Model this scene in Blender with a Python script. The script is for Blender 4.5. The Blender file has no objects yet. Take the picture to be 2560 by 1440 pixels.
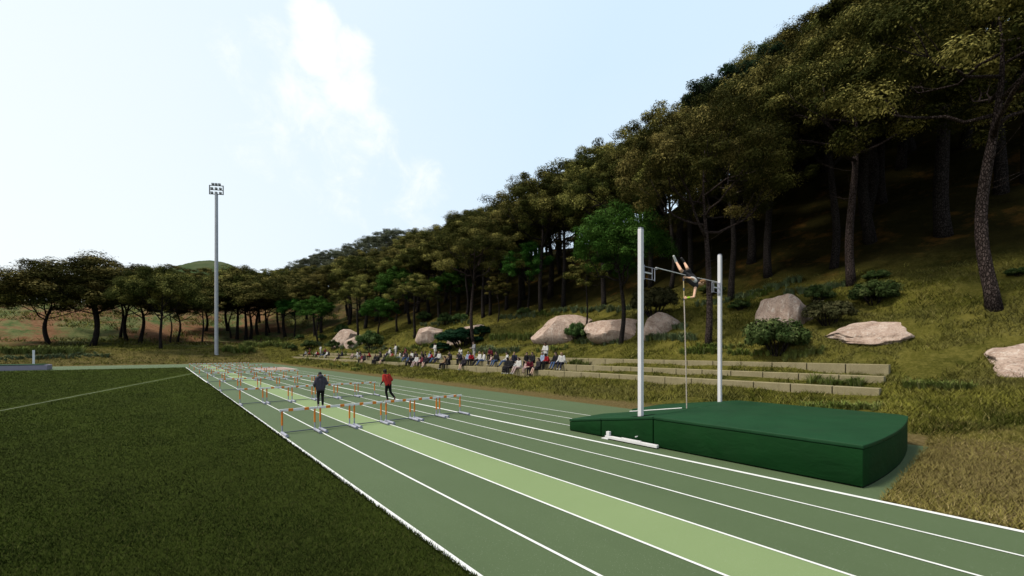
import bpy, bmesh, math, random
import numpy as np
from mathutils import Vector, Matrix

R = math.radians
random.seed(7)
rng = np.random.default_rng(11)
scene = bpy.context.scene
COL = scene.collection

# ------------------------------------------------------------------ camera model of the photograph (metres)
TH = R(40.2); F_PX = 1039.0; HY = 873.5; CAM_H = 2.867
FWD = np.array([math.sin(TH), math.cos(TH), 0.0]); RGT = np.array([math.cos(TH), -math.sin(TH), 0.0])

def at(px, py, z):
    """point at distance z (along the view axis) seen at photograph pixel px, py"""
    return FWD*z + RGT*((px-1280)/F_PX*z) + np.array([0, 0, CAM_H + (HY-py)/F_PX*z])

def y_on(px, X):
    r = (px-1280)/F_PX
    return X*(FWD[1]+r*RGT[1])/(FWD[0]+r*RGT[0])

cam = bpy.data.cameras.new('camera'); camo = bpy.data.objects.new('camera', cam); COL.objects.link(camo)
camo.location = (0, 0, CAM_H); camo.rotation_euler = (R(90), 0, -TH)
cam.sensor_width = 36; cam.lens = F_PX*36/2560; cam.shift_y = (HY-720)/2560
cam.clip_start = 0.1; cam.clip_end = 3000
scene.camera = camo

# ------------------------------------------------------------------ object helpers
def link(name, me, m=None, parent=None, loc=None, smooth=False):
    o = bpy.data.objects.new(name, me); COL.objects.link(o)
    if m is not None:
        for mm in (m if isinstance(m, (list, tuple)) else [m]):
            me.materials.append(mm)
    if parent is not None: o.parent = parent
    if loc is not None: o.location = loc
    if smooth and me is not None:
        me.polygons.foreach_set('use_smooth', np.ones(len(me.polygons), dtype=bool))
    return o

def tag(o, label=None, cat=None, group=None, kind=None):
    if label: o['label'] = label
    if cat: o['category'] = cat
    if group: o['group'] = group
    if kind: o['kind'] = kind
    return o

def empty(name, loc, label, cat, group=None, rz=0.0, scale=1.0):
    o = bpy.data.objects.new(name, None); COL.objects.link(o)
    o.location = loc; o.rotation_euler = (0, 0, rz)
    o.scale = scale if isinstance(scale, (tuple, list)) else (scale,)*3
    o.empty_display_size = 0.2
    return tag(o, label, cat, group)

def mesh_np(name, V, Fc, tint=None):
    """V (n,3), Fc (m,k) arrays -> mesh"""
    me = bpy.data.meshes.new(name)
    V = np.asarray(V, dtype=np.float32); Fc = np.asarray(Fc, dtype=np.int32)
    k = Fc.shape[1]
    me.vertices.add(len(V)); me.vertices.foreach_set('co', V.ravel())
    me.loops.add(Fc.size); me.loops.foreach_set('vertex_index', Fc.ravel())
    me.polygons.add(len(Fc))
    me.polygons.foreach_set('loop_start', np.arange(0, Fc.size, k, dtype=np.int32))
    me.polygons.foreach_set('loop_total', np.full(len(Fc), k, dtype=np.int32))
    me.update(calc_edges=True)
    if tint is not None:
        a = me.attributes.new('tint', 'FLOAT', 'POINT'); a.data.foreach_set('value', np.asarray(tint, dtype=np.float32))
    return me

class MB:
    """collects boxes, tubes and prisms into ONE mesh"""
    def __init__(s): s.v = []; s.f = []; s.m = []
    def add(s, vs, fs, mi=0):
        b = len(s.v); s.v += [tuple(map(float, p)) for p in vs]
        for f in fs: s.f.append(tuple(b+i for i in f)); s.m.append(mi)
    def box(s, x0, x1, y0, y1, z0, z1, mi=0):
        s.add([(x0,y0,z0),(x1,y0,z0),(x1,y1,z0),(x0,y1,z0),(x0,y0,z1),(x1,y0,z1),(x1,y1,z1),(x0,y1,z1)],
              [(0,3,2,1),(4,5,6,7),(0,1,5,4),(1,2,6,5),(2,3,7,6),(3,0,4,7)], mi)
    def prism(s, poly, z0, z1, mi=0):
        """poly: ccw xy list; z0/z1 numbers or functions of (x,y)"""
        g0 = z0 if callable(z0) else (lambda x, y: z0); g1 = z1 if callable(z1) else (lambda x, y: z1)
        n = len(poly)
        vs = [(x, y, g0(x, y)) for x, y in poly] + [(x, y, g1(x, y)) for x, y in poly]
        fs = [tuple(range(n-1, -1, -1)), tuple(range(n, 2*n))] + [(i, (i+1) % n, n+(i+1) % n, n+i) for i in range(n)]
        s.add(vs, fs, mi)
    def tube(s, pts, rad, sides=8, mi=0, cap=True):
        pts = [np.array(p, float) for p in pts]
        if not hasattr(rad, '__len__'): rad = [rad]*len(pts)
        n = len(pts); vs = []; fs = []
        ref = None
        for i, p in enumerate(pts):
            d = pts[min(i+1, n-1)] - pts[max(i-1, 0)]; d = d/(np.linalg.norm(d)+1e-9)
            if ref is None: ref = np.array([1., 0, 0]) if abs(d[0]) < .9 else np.array([0, 1., 0])
            u = ref - d*np.dot(ref, d); u /= np.linalg.norm(u)+1e-9; ref = u; w = np.cross(d, u)
            for k in range(sides):
                a = 2*math.pi*k/sides
                vs.append(p + rad[i]*(math.cos(a)*u + math.sin(a)*w))
        for i in range(n-1):
            for k in range(sides):
                k2 = (k+1) % sides
                fs.append((i*sides+k, i*sides+k2, (i+1)*sides+k2, (i+1)*sides+k))
        if cap:
            fs.append(tuple(range(sides-1, -1, -1))); fs.append(tuple((n-1)*sides+k for k in range(sides)))
        s.add(vs, fs, mi)
    def mesh(s, name, bevel=0, seg=2, smooth=None):
        me = bpy.data.meshes.new(name); me.from_pydata(s.v, [], s.f); me.update()
        me.polygons.foreach_set('material_index', np.array(s.m, dtype=np.int32))
        if bevel:
            bm = bmesh.new(); bm.from_mesh(me)
            es = [e for e in bm.edges if len(e.link_faces) == 2 and e.calc_face_angle(0) > .4]
            bmesh.ops.bevel(bm, geom=es, offset=bevel, segments=seg, affect='EDGES', profile=.5)
            bm.to_mesh(me); bm.free()
        if smooth:
            me.polygons.foreach_set('use_smooth', np.ones(len(me.polygons), dtype=bool))
            if smooth != 2:
                me.set_sharp_from_angle(angle=R(38))
        return me

# ------------------------------------------------------------------ materials
class NT:
    K = .62      # overall albedo level
    def __init__(s, tree): s.t = tree; s.n = tree.nodes; s.l = tree.links
    def new(s, typ, ins=None, **props):
        nd = s.n.new(typ)
        for k, v in props.items(): setattr(nd, k, v)
        for k, v in (ins or {}).items(): s.put(nd, k, v)
        return nd
    def put(s, nd, k, v):
        sock = nd.inputs[k]
        if k == 'Base Color' and isinstance(v, bpy.types.NodeSocket): v = s.mix(1.0, v, (s.K, s.K, s.K), 'MULTIPLY')
        if isinstance(v, bpy.types.NodeSocket): s.l.new(v, sock)
        elif isinstance(v, (tuple, list)) and len(v) == 3 and sock.type == 'RGBA': sock.default_value = (*v, 1)
        else: sock.default_value = v
    def noise(s, vec, scale, detail=4, rough=.6, dist=0):
        return s.new('ShaderNodeTexNoise', {'Vector': vec, 'Scale': scale, 'Detail': detail, 'Roughness': rough, 'Distortion': dist}).outputs['Fac']
    def ramp(s, fac, a, b):
        return s.new('ShaderNodeMapRange', {'Value': fac, 'From Min': a, 'From Max': b}, clamp=True).outputs[0]
    def mix(s, fac, a, b, blend='MIX'):
        nd = s.new('ShaderNodeMix', data_type='RGBA', blend_type=blend)
        s.put(nd, 'Factor', fac) if False else None
        for sock, v in ((nd.inputs[0], fac), (nd.inputs[6], a), (nd.inputs[7], b)):
            if isinstance(v, bpy.types.NodeSocket): s.l.new(v, sock)
            elif isinstance(v, (tuple, list)): sock.default_value = (*v[:3], 1)
            else: sock.default_value = v
        return nd.outputs[2]
    def math(s, op, a, b=0.0, c=None, clamp=False):
        nd = s.new('ShaderNodeMath', operation=op, use_clamp=clamp)
        for i, v in enumerate((a, b) if c is None else (a, b, c)):
            if isinstance(v, bpy.types.NodeSocket): s.l.new(v, nd.inputs[i])
            else: nd.inputs[i].default_value = v
        return nd.outputs[0]
    def coord(s, which='Object'): return s.new('ShaderNodeTexCoord').outputs[which]
    def xyz(s, vec):
        nd = s.new('ShaderNodeSeparateXYZ', {'Vector': vec}); return nd.outputs
    def scalev(s, vec, sc):
        nd = s.new('ShaderNodeMapping'); s.l.new(vec, nd.inputs[0]); nd.inputs['Scale'].default_value = sc; return nd.outputs[0]
    def bump(s, h, strength=.3, dist=.02):
        return s.new('ShaderNodeBump', {'Height': h, 'Strength': strength, 'Distance': dist}).outputs[0]

def mat(name, rough=.7, spec=.3, metal=0.0):
    m = bpy.data.materials.new(name); m.use_nodes = True
    nt = NT(m.node_tree); b = m.node_tree.nodes['Principled BSDF']
    b.inputs['Roughness'].default_value = rough; b.inputs['Specular IOR Level'].default_value = spec
    b.inputs['Metallic'].default_value = metal
    return m, nt, b

def paint(name, col, rough=.5, spec=.4, metal=0, var=.12, scale=6, bump=0.0):
    m, nt, b = mat(name, rough, spec, metal)
    v = nt.coord()
    n = nt.noise(v, scale, 5)
    c = nt.mix(nt.ramp(n, .3, .7), tuple(x*(1-var) for x in col), tuple(min(1, x*(1+var)) for x in col))
    nt.put(b, 'Base Color', c)
    nt.put(b, 'Roughness', nt.new('ShaderNodeMapRange', {'Value': n, 'From Min': .2, 'From Max': .8, 'To Min': max(0, rough-.1), 'To Max': min(1, rough+.1)}).outputs[0])
    if bump: nt.put(b, 'Normal', nt.bump(nt.noise(v, scale*12, 3), bump, .01))
    return m

def surface(name, c1, c2, big=.35, speck=160, var=.35, rough=.85, spec=.25):
    """granular track surface"""
    m, nt, b = mat(name, rough, spec)
    v = nt.coord()
    base = nt.mix(nt.ramp(nt.noise(v, big, 5, .65), .3, .7), c1, c2)
    sp = nt.noise(v, speck, 2, .7)
    c = nt.mix(nt.ramp(sp, .35, .75), base, tuple(min(1, x*(1+var)) for x in c2))
    wear = nt.ramp(nt.noise(nt.scalev(v, (1.6, .12, 1)), 1.0, 5, .7), .55, .8)
    c = nt.mix(nt.math('MULTIPLY', wear, .25), c, tuple(x*.8 for x in c1))
    flecks = nt.new('ShaderNodeTexVoronoi', {'Vector': v, 'Scale': 26}).outputs['Distance']
    c = nt.mix(nt.math('MULTIPLY', nt.ramp(flecks, .17, .05), .42), c, (.5, .55, .45))
    nt.put(b, 'Base Color', c)
    nt.put(b, 'Normal', nt.bump(sp, .35, .008))
    return m

M = {}
M['track'] = surface('track_green', (.070, .105, .046), (.088, .128, .058))
M['pale'] = surface('track_pale_green', (.205, .285, .122), (.235, .315, .14), var=.15)
M['line'] = paint('line_white', (.92, .92, .90), .6, .3, var=.06, scale=3)
M['old_line'] = paint('worn_line_white', (.42, .44, .36), .8, .1, var=.35, scale=2)
M['sand'] = paint('pit_sand', (.42, .30, .26), .95, .1, var=.2, scale=2, bump=.4)
M['steel_white'] = paint('powder_white', (.90, .88, .92), .38, .5, var=.05, scale=2)
M['rail_white'] = paint('rail_white', (.90, .88, .90), .45, .4, var=.08, scale=4)
M['lavgrey'] = paint('hurdle_grey', (.38, .39, .48), .42, .5, var=.1, scale=9)
M['darktube'] = paint('hurdle_dark_tube', (.07, .085, .115), .4, .5, var=.12, scale=9)
M['orange'] = paint('hurdle_orange', (1, .25, .012), .45, .4, var=.12, scale=9)
M['board'] = paint('hurdle_white_board', (1, .98, 1), .45, .4, var=.06, scale=5)
M['mast'] = paint('mast_grey', (.52, .53, .57), .5, .5, .2, var=.1, scale=1.2)
M['lamp'] = paint('lamp_grey', (.16, .17, .17), .4, .5, .3, var=.15, scale=4)
M['lampglass'] = paint('lamp_glass', (.35, .37, .38), .1, .6, 0, var=.05)

def vinyl(name, col, rough):
    m, nt, b = mat(name, rough, .14)
    v = nt.coord()
    n = nt.noise(v, 1.3, 5, .6)
    dust = nt.ramp(nt.noise(v, .8, 6, .7), .5, .8)
    c = nt.mix(nt.ramp(n, .3, .7), tuple(x*.88 for x in col), tuple(x*1.12 for x in col))
    c = nt.mix(nt.math('MULTIPLY', dust, .04), c, (.12, .15, .10))
    nt.put(b, 'Base Color', c)
    wr = nt.noise(nt.scalev(v, (1, 1, 2)), 1.8, 3, .5, .6)
    fine = nt.noise(v, 90, 2)
    nt.put(b, 'Normal', nt.bump(nt.math('ADD', nt.math('MULTIPLY', wr, 1.0), nt.math('MULTIPLY', fine, .03)), .4, .06))
    return m
M['vinyl'] = vinyl('vinyl_green', (.0015, .038, .0055), .8)
M['vinyl_top'] = vinyl('vinyl_green_cover', (.011, .060, .021), .68)
M['gap_shade'] = paint('gap_shade_dark', (.003, .012, .005), .8, .1)  # near-black that paints shade below the mat and in its slot
M['lavmat'] = paint('mat_lavender_vinyl', (.34, .31, .40), .7, .2, var=.08, scale=1)

def turf():
    m, nt, b = mat('infield_turf', 1.0, .01)
    v = nt.coord()
    n1 = nt.noise(nt.scalev(v, (1, .45, 1)), .55, 6, .65, .4)
    n2 = nt.noise(v, 6, 5, .7); n3 = nt.noise(v, 70, 3, .7)
    c = nt.mix(nt.ramp(n1, .36, .66), (.020, .032, .005), (.066, .092, .014))
    c = nt.mix(nt.ramp(n2, .35, .7), c, (.048, .068, .012))
    c = nt.mix(nt.ramp(n3, .4, .75), c, (.085, .105, .026))
    nt.put(b, 'Base Color', c)
    nt.put(b, 'Normal', nt.bump(nt.math('ADD', nt.math('MULTIPLY', n2, .6), n3), 1.0, .05))
    return m
M['turf'] = turf()

def blades(name, c_low, c_high, c_dry):
    m, nt, b = mat(name, .9, .02)
    t = nt.new('ShaderNodeAttribute', attribute_name='tint').outputs['Fac']
    v = nt.coord()
    c = nt.mix(nt.ramp(nt.noise(v, .5, 6, .68), .41, .60), c_low, c_high)
    c = nt.mix(nt.ramp(t, .72, 1.0), c, c_dry)
    old = nt.math('MULTIPLY', nt.ramp(nt.noise(v, .11, 6, .65, .5), .45, .60), .7)
    c = nt.mix(old, c, tuple(.5*p+.35*q for p, q in zip(c_low, c_dry)))
    nt.put(b, 'Base Color', c)
    return m
M['turf_blade'] = blades('turf_blades', (.017, .031, .005), (.056, .080, .012), (.11, .11, .036))
M['slope_blade'] = blades('slope_blades', (.050, .060, .009), (.225, .215, .038), (.40, .34, .13))
M['tall_blade'] = blades('tall_grass_blades', (.11, .16, .03), (.21, .255, .062), (.32, .32, .14))
M['blue_blade'] = blades('bluish_grass_blades', (.11, .16, .075), (.19, .25, .12), (.26, .28, .17))
M['dry_blade'] = blades('dry_grass_blades', (.15, .13, .032), (.27, .23, .062), (.42, .33, .15))

def terrain_mat():
    m, nt, b = mat('hillside_grass_soil', 1.0, .01)
    v = nt.coord(); x, y, z = nt.xyz(v)
    n1 = nt.noise(v, .22, 6, .62, .5); n2 = nt.noise(v, 1.3, 6, .7, .3); n3 = nt.noise(v, 9, 5, .75)
    c = nt.mix(nt.ramp(n1, .36, .64), (.046, .052, .009), (.135, .122, .024))
    c = nt.mix(nt.math('MULTIPLY', nt.ramp(n2, .45, .72), .75), c, (.195, .170, .042))
    c = nt.mix(nt.math('MULTIPLY', nt.ramp(n3, .48, .78), .55), c, (.25, .215, .07))
    c = nt.mix(nt.math('MULTIPLY', nt.ramp(n3, .46, .25), .6), c, (.014, .017, .004))
    # leaf litter up in the wood, floor painted near-black as canopy shade
    litter_shade = nt.math('MULTIPLY', nt.ramp(x, 37, 44), nt.ramp(nt.math('ADD', nt.noise(v, .16, 5, .6), nt.ramp(x, 37, 46)), .5, .62))
    c = nt.mix(nt.math('MULTIPLY', litter_shade, .85), c, nt.mix(nt.ramp(nt.noise(v, .30, 5, .7), .55, .70), (.010, .008, .004), (.11, .050, .014)))
    # bare reddish earth on the far hill
    far = nt.math('MULTIPLY', nt.ramp(y, 126, 150), nt.ramp(x, 62, 30))
    grey = nt.mix(nt.ramp(nt.noise(nt.scalev(v, (1, .4, 1)), .45, 7, .8), .40, .60), (.055, .10, .035), (.19, .185, .085))
    c = nt.mix(nt.math('MULTIPLY', far, .85), c, grey)
    soil = nt.math('MULTIPLY', far, nt.ramp(nt.noise(nt.scalev(v, (1, .38, 1)), .075, 8, .75, .6), .455, .54))
    c = nt.mix(nt.math('MULTIPLY', soil, .9), c, nt.mix(nt.ramp(nt.noise(v, .8, 5, .8), .35, .7), (.15, .065, .032), (.30, .165, .10)))
    hill = nt.ramp(y, 330, 420)
    c = nt.mix(hill, c, nt.mix(nt.ramp(nt.noise(v, .03, 6, .7), .4, .6), (.055, .085, .035), (.10, .115, .06)))
    # dry margin beside the track
    e = nt.math('ADD', x, nt.math('MULTIPLY', nt.math('SUBTRACT', n2, .5), 1.6))
    dry = nt.math('MULTIPLY', nt.ramp(e, 19.0, 18.2), nt.ramp(y, 130, 100))
    c = nt.mix(nt.math('MULTIPLY', dry, .9), c, nt.mix(nt.ramp(n3, .35, .7), (.10, .075, .028), (.235, .175, .085)))
    nt.put(b, 'Base Color', c)
    nt.put(b, 'Normal', nt.bump(nt.math('ADD', n2, nt.math('MULTIPLY', n3, .5)), .9, .16))
    return m
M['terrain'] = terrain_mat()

def bark(name, c1, c2):
    m, nt, b = mat(name, .95, .04)
    v = nt.coord()
    wob = nt.new('ShaderNodeTexNoise', {'Vector': v, 'Scale': 6.0, 'Detail': 4}).outputs['Color']
    v = nt.mix(.08, v, wob)
    vo = nt.new('ShaderNodeTexVoronoi', {'Vector': nt.scalev(v, (1, 1, .38)), 'Scale': 15}, feature='DISTANCE_TO_EDGE').outputs['Distance']
    n = nt.noise(v, 5, 6, .75)
    c = nt.mix(nt.ramp(vo, .0, .2), tuple(x*.3 for x in c1), nt.mix(nt.ramp(n, .3, .7), c1, c2))
    nt.put(b, 'Base Color', c)
    nt.put(b, 'Normal', nt.bump(nt.math('ADD', nt.ramp(vo, 0, .2), nt.math('MULTIPLY', n, .6)), 1.0, .06))
    return m
M['bark'] = bark('pine_bark', (.060, .043, .040), (.15, .115, .105))
M['bark_dark'] = bark('dark_bark', (.040, .033, .031), (.085, .072, .067))  # background pines use it too, wood shade painted into their bark

def leaf(name, dark, light, tip, sc=.55):
    m, nt, b = mat(name, .8, .02)
    t = nt.new('ShaderNodeAttribute', attribute_name='tint').outputs['Fac']
    v = nt.coord(); rnd = nt.new('ShaderNodeObjectInfo').outputs['Random']
    n = nt.noise(v, sc, 4, .6)
    c = nt.mix(nt.ramp(n, .38, .62), dark, light)
    c = nt.mix(nt.ramp(t, .52, 1.0), c, tip)
    hs = nt.new('ShaderNodeHueSaturation', {'Color': c, 'Hue': nt.new('ShaderNodeMapRange', {'Value': rnd, 'To Min': .485, 'To Max': .52}).outputs[0],
                'Value': nt.new('ShaderNodeMapRange', {'Value': rnd, 'To Min': .8, 'To Max': 1.2}).outputs[0]}).outputs[0]
    nt.put(b, 'Base Color', hs)
    tr = nt.new('ShaderNodeBsdfTranslucent', {'Color': hs})
    mx = nt.new('ShaderNodeMixShader', {'Fac': .10})
    nt.l.new(b.outputs[0], mx.inputs[1]); nt.l.new(tr.outputs[0], mx.inputs[2])
    nt.l.new(mx.outputs[0], nt.n['Material Output'].inputs[0])
    return m
M['pine'] = leaf('pine_foliage', (.021, .027, .006), (.062, .066, .015), (.35, .305, .09))
M['green'] = leaf('green_foliage', (.018, .056, .008), (.042, .112, .015), (.12, .25, .05))
M['grey'] = leaf('hazed_foliage', (.060, .068, .038), (.105, .112, .070), (.18, .19, .12))  # distance haze painted into the leaf colour
M['conifer'] = leaf('blue_green_needles', (.014, .030, .014), (.028, .052, .024), (.07, .10, .05))
M['shrub'] = leaf('shrub_leaves', (.040, .075, .022), (.075, .12, .036), (.16, .21, .075), 1.5)
M['olive'] = leaf('olive_shrub_leaves', (.045, .050, .020), (.080, .082, .034), (.15, .14, .065), 1.5)
M['cedar'] = leaf('cedar_needles', (.006, .022, .010), (.012, .040, .016), (.03, .07, .03), 1.5)

def rockmat():
    m, nt, b = mat('pink_granite', .9, .15)
    v = nt.coord('Generated'); o = nt.coord()
    n = nt.noise(o, 1.6, 7, .75, .6); n2 = nt.noise(o, 14, 5, .7)
    st = nt.noise(nt.scalev(o, (1, 1, .3)), 3.2, 6, .75, 1.2)
    c = nt.mix(nt.ramp(n, .35, .65), (.36, .245, .19), (.68, .52, .43))
    c = nt.mix(nt.math('MULTIPLY', nt.ramp(st, .52, .7), .8), c, (.88, .78, .70))
    c = nt.mix(nt.math('MULTIPLY', nt.ramp(n2, .5, .3), .6), c, (.09, .065, .05))
    nt.put(b, 'Base Color', c)
    nt.put(b, 'Normal', nt.bump(nt.math('ADD', n, nt.math('MULTIPLY', n2, .4)), .8, .14))
    return m
M['rock'] = rockmat()

def stone():
    m, nt, b = mat('bench_stone', .9, .15)
    v = nt.coord(); n = nt.noise(v, 1.1, 6, .7); n2 = nt.noise(v, 30, 4, .7)
    rnd = nt.new('ShaderNodeObjectInfo').outputs['Random']
    c = nt.mix(nt.ramp(n, .3, .7), (.23, .19, .095), (.36, .30, .165))
    c = nt.mix(nt.math('MULTIPLY', nt.ramp(n2, .42, .7), .7), c, (.46, .42, .29))
    c = nt.mix(nt.math('MULTIPLY', nt.ramp(nt.noise(nt.scalev(v, (1, 3, .4)), 2.2, 5, .7), .56, .75), .5), c, (.075, .068, .03))
    nt.put(b, 'Base Color', c); nt.put(b, 'Normal', nt.bump(n2, .5, .02))
    return m
M['stone'] = stone()

def objcol(name, rough=.85):
    """cloth / skin whose colour is the object's own colour"""
    m, nt, b = mat(name, rough, .2)
    oc = nt.new('ShaderNodeObjectInfo').outputs['Color']
    n = nt.noise(nt.coord(), 14, 4, .6)
    c = nt.mix(nt.ramp(n, .3, .7), nt.mix(1.0, oc, (.82, .82, .82), 'MULTIPLY'), oc)
    nt.put(b, 'Base Color', c); nt.put(b, 'Normal', nt.bump(n, .35, .015))
    return m
M['cloth'] = objcol('cloth'); M['skin'] = objcol('skin', .6); M['hair'] = objcol('hair', .7)
M['eye'] = paint('eye_dark', (.02, .015, .012), .3)

# ------------------------------------------------------------------ terrain
_lat = {}
def vnoise(x, y, s, seed):
    g = _lat.setdefault(seed, np.random.default_rng(seed).random((256, 256)))
    x = np.asarray(x, float)/s + 100; y = np.asarray(y, float)/s + 100
    xi = np.floor(x).astype(int); yi = np.floor(y).astype(int)
    fx = x-xi; fy = y-yi; fx = fx*fx*(3-2*fx); fy = fy*fy*(3-2*fy)
    a = g[xi % 256, yi % 256]; b = g[(xi+1) % 256, yi % 256]; c = g[xi % 256, (yi+1) % 256]; d = g[(xi+1) % 256, (yi+1) % 256]
    return (a*(1-fx)+b*fx)*(1-fy) + (c*(1-fx)+d*fx)*fy - .5

def sstep(a, b, x):
    t = np.clip((np.asarray(x, float)-a)/(b-a), 0, 1); return t*t*(3-2*t)

def HT(X, Y):
    X = np.asarray(X, float); Y = np.asarray(Y, float)
    ledge = np.interp(X, [17.3, 18.6, 23, 24.4, 25.9, 26.5, 31.3, 33.4, 37, 45, 60, 80, 120, 200, 700],
                      [0, .12, .86, 1.33, 1.82, 2.1, 3.7, 5.6, 6.7, 11.0, 19.2, 28, 41, 58, 84])
    smooth = np.interp(X, [17.3, 18.6, 23, 24.4, 25.9, 26.5, 32.5, 39.3, 45, 60, 80, 120, 200, 700],
                       [0, .12, .86, 1.33, 1.82, 2.1, 4.9, 7.9, 11.0, 19.2, 28, 41, 58, 84])
    w = sstep(14, 24, Y)*(1-sstep(75, 95, Y))
    side = ledge*w + smooth*(1-w) + (1-sstep(24, 58, Y))*np.interp(X, [44, 60, 80, 120, 200], [0, 2.6, 8.5, 17, 20])
    end = np.interp(Y, [103, 106, 116, 136, 160, 231, 300, 460, 600, 1000], [0, .35, 2.6, 3.5, 5.5, 20.5, 25, 34, 38, 44])
    h = np.maximum(side, end) + .6*np.minimum(side, end)
    h = h + 64*np.exp(-((X-34)/70)**2 - ((Y-600)/90)**2)
    k = np.clip(h/1.2, 0, 1)
    h = h + k*(.55*vnoise(X, Y, 2.6, 3) + .8*vnoise(X, Y, 7, 4)*np.clip(h/3, 0, 1) + .18*vnoise(X, Y, 1.1, 5)
               + 2.5*vnoise(X, Y, 28, 6)*np.clip((h-5)/8, 0, 1))
    near = (X > 22) & (X < 27) & (Y > 2) & (Y < 116)
    h = np.where(near, np.minimum(h, np.maximum(side, end)+.6*np.minimum(side, end)+.06), h)
    return h - .03*(h < .01)

def axis(segs):
    out = []
    for a, b, st in segs: out += list(np.arange(a, b, st))
    return np.array(out + [segs[-1][1]])
gx = axis([(-900, -200, 70), (-200, -40, 12), (-40, 14, 4), (14, 17, 1), (17, 46, .42), (46, 90, 1.2), (90, 200, 4), (200, 900, 35)])
gy = axis([(-500, -40, 40), (-40, -8, 2), (-8, 60, .55), (60, 125, .8), (125, 250, 2), (250, 500, 8), (500, 1000, 12)])
GX, GY = np.meshgrid(gx, gy, indexing='ij')
V = np.stack([GX, GY, HT(GX, GY)], -1).reshape(-1, 3)
nx_, ny_ = len(gx), len(gy)
ii = (np.arange(nx_-1)[:, None]*ny_ + np.arange(ny_-1)[None, :]).ravel()
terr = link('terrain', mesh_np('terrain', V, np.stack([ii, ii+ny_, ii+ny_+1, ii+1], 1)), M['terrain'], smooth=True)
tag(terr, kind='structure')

def hit(px, py, z0=12.0, z1=700.0):
    """where the sight line through a photograph pixel meets the hillside"""
    z = np.geomspace(z0, z1, 4000)
    r = (px-1280)/F_PX
    X = z*(FWD[0]+r*RGT[0]); Y = z*(FWD[1]+r*RGT[1]); Z = CAM_H + z*(HY-py)/F_PX
    d = HT(X, Y) - Z
    k = np.argmax(d > 0) if (d > 0).any() else len(z)-1
    return np.array([X[k], Y[k], float(HT(X[k], Y[k]))]), z[k]

# ------------------------------------------------------------------ flat ground: track, infield, lines
def sheet(name, poly, z, m):
    mb = MB(); mb.add([(x, y, z) for x, y in poly], [tuple(range(len(poly)))])
    return tag(link(name, mb.mesh(name), m), kind='structure')

XE = 3.02; LW = 1.22; XT = XE+6*LW
sheet('track', [(XE-.05, -30), (10.42, -30), (10.42, 1.5), (17.25, 1.42), (17.5, 103.5), (-90, 108), (-90, 86.5), (XE-.05, 84)], .0, M['track'])
sheet('infield', [(-120, -40), (XE-.02, -40), (XE-.02, 84.0), (-90, 86.5), (-120, 87)], .012, M['turf'])
sheet('pale_lane', [(XE+2*LW, -30), (XE+3*LW, -30), (XE+3*LW, 96), (XE+2*LW, 96)], .004, M['pale'])
def line(x0, y0, x1, y1, w, z=.009, name='lane_line'):
    d = np.array([x1-x0, y1-y0]); d = d/np.linalg.norm(d); n = np.array([-d[1], d[0]])*w/2
    return sheet(name, [(x0-n[0], y0-n[1]), (x1-n[0], y1-n[1]), (x1+n[0], y1+n[1]), (x0+n[0], y0+n[1])], z, M['old_line' if name == 'sector_line' else 'line'])
line(XE+.03, -30, XE+.03, 84.2, .10, .016)
for k in range(1, 6): line(XE+k*LW, -30, XE+k*LW, 96, .05)
line(XT, -30, XT, 96, .12)
for x in (11.75, 12.98, 14.17): line(x, 9.0 if x < 12 else 8.0, x, 66, .05)
line(-90, 97, XT, 95, .10)
line(-90, 101.5, 12, 100, .10)
line(-13.5, 1.2, 2.72, 61.3, .036, .02, 'sector_line')
sheet('sand_pit', [(10.75, 65.5), (15.0, 65.5), (15.0, 75.6), (10.75, 75.6)], .006, M['sand'])
line(15.1, 66, 15.1, 75.6, .14); line(10.65, 65.5, 10.65, 75.6, .1); line(10.7, 75.7, 15.1, 75.7, .1)

# infield blades near the camera, ragged edge along the white line
def blade_mesh(name, P, hgt, wid, lean, tint):
    n = len(P); a = rng.random(n)*2*math.pi; b = rng.random(n)*2*math.pi
    u = np.stack([np.cos(a), np.sin(a), np.zeros(n)], 1)*wid[:, None]/2
    tip = P + np.stack([np.cos(b)*lean*hgt, np.sin(b)*lean*hgt, hgt], 1)
    Vv = np.stack([P-u, P+u, tip], 1).reshape(-1, 3)
    return mesh_np(name, Vv, np.arange(3*n).reshape(-1, 3), np.repeat(tint, 3))

def infield_pts(n, zmin, zmax):
    z = zmin*(zmax/zmin)**rng.random(n); r = (rng.random(n)*2.5-1.28)
    X = z*(FWD[0]+r*RGT[0]); Y = z*(FWD[1]+r*RGT[1]); ok = (X < XE-.02) & (r < .05) & (Y < 83.9+(XE-X)*.026)
    tt = (X+13.5)/16.22; ok &= np.abs(Y-(1.2+tt*60.1))*.26 > .05+.012*z
    return X[ok], Y[ok], z[ok]
X, Y, z = infield_pts(640000, 4.6, 98)
n = len(X)
P = np.stack([X, Y, np.full(n, .012)], 1)
me = blade_mesh('infield_grass', P, (.022+.026*rng.random(n))*(1+z/60), .005+.0009*z, .7, rng.random(n))
tag(link('infield_grass', me, M['turf_blade']), 'short dark green turf of the infield beside the track', 'grass', kind='stuff')
n = 9000
yy = 3.5+40*rng.random(n)**1.6
P = np.stack([XE-.05+.06*rng.random(n)**2, yy, np.full(n, .012)], 1)
me = blade_mesh('edge_grass', P, .02+.05*rng.random(n), .010+.0006*yy, .6, rng.random(n)*.8)
tag(link('edge_grass', me, M['turf_blade']), 'ragged grass tips overlapping the white inner track line', 'grass', kind='stuff')

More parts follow.
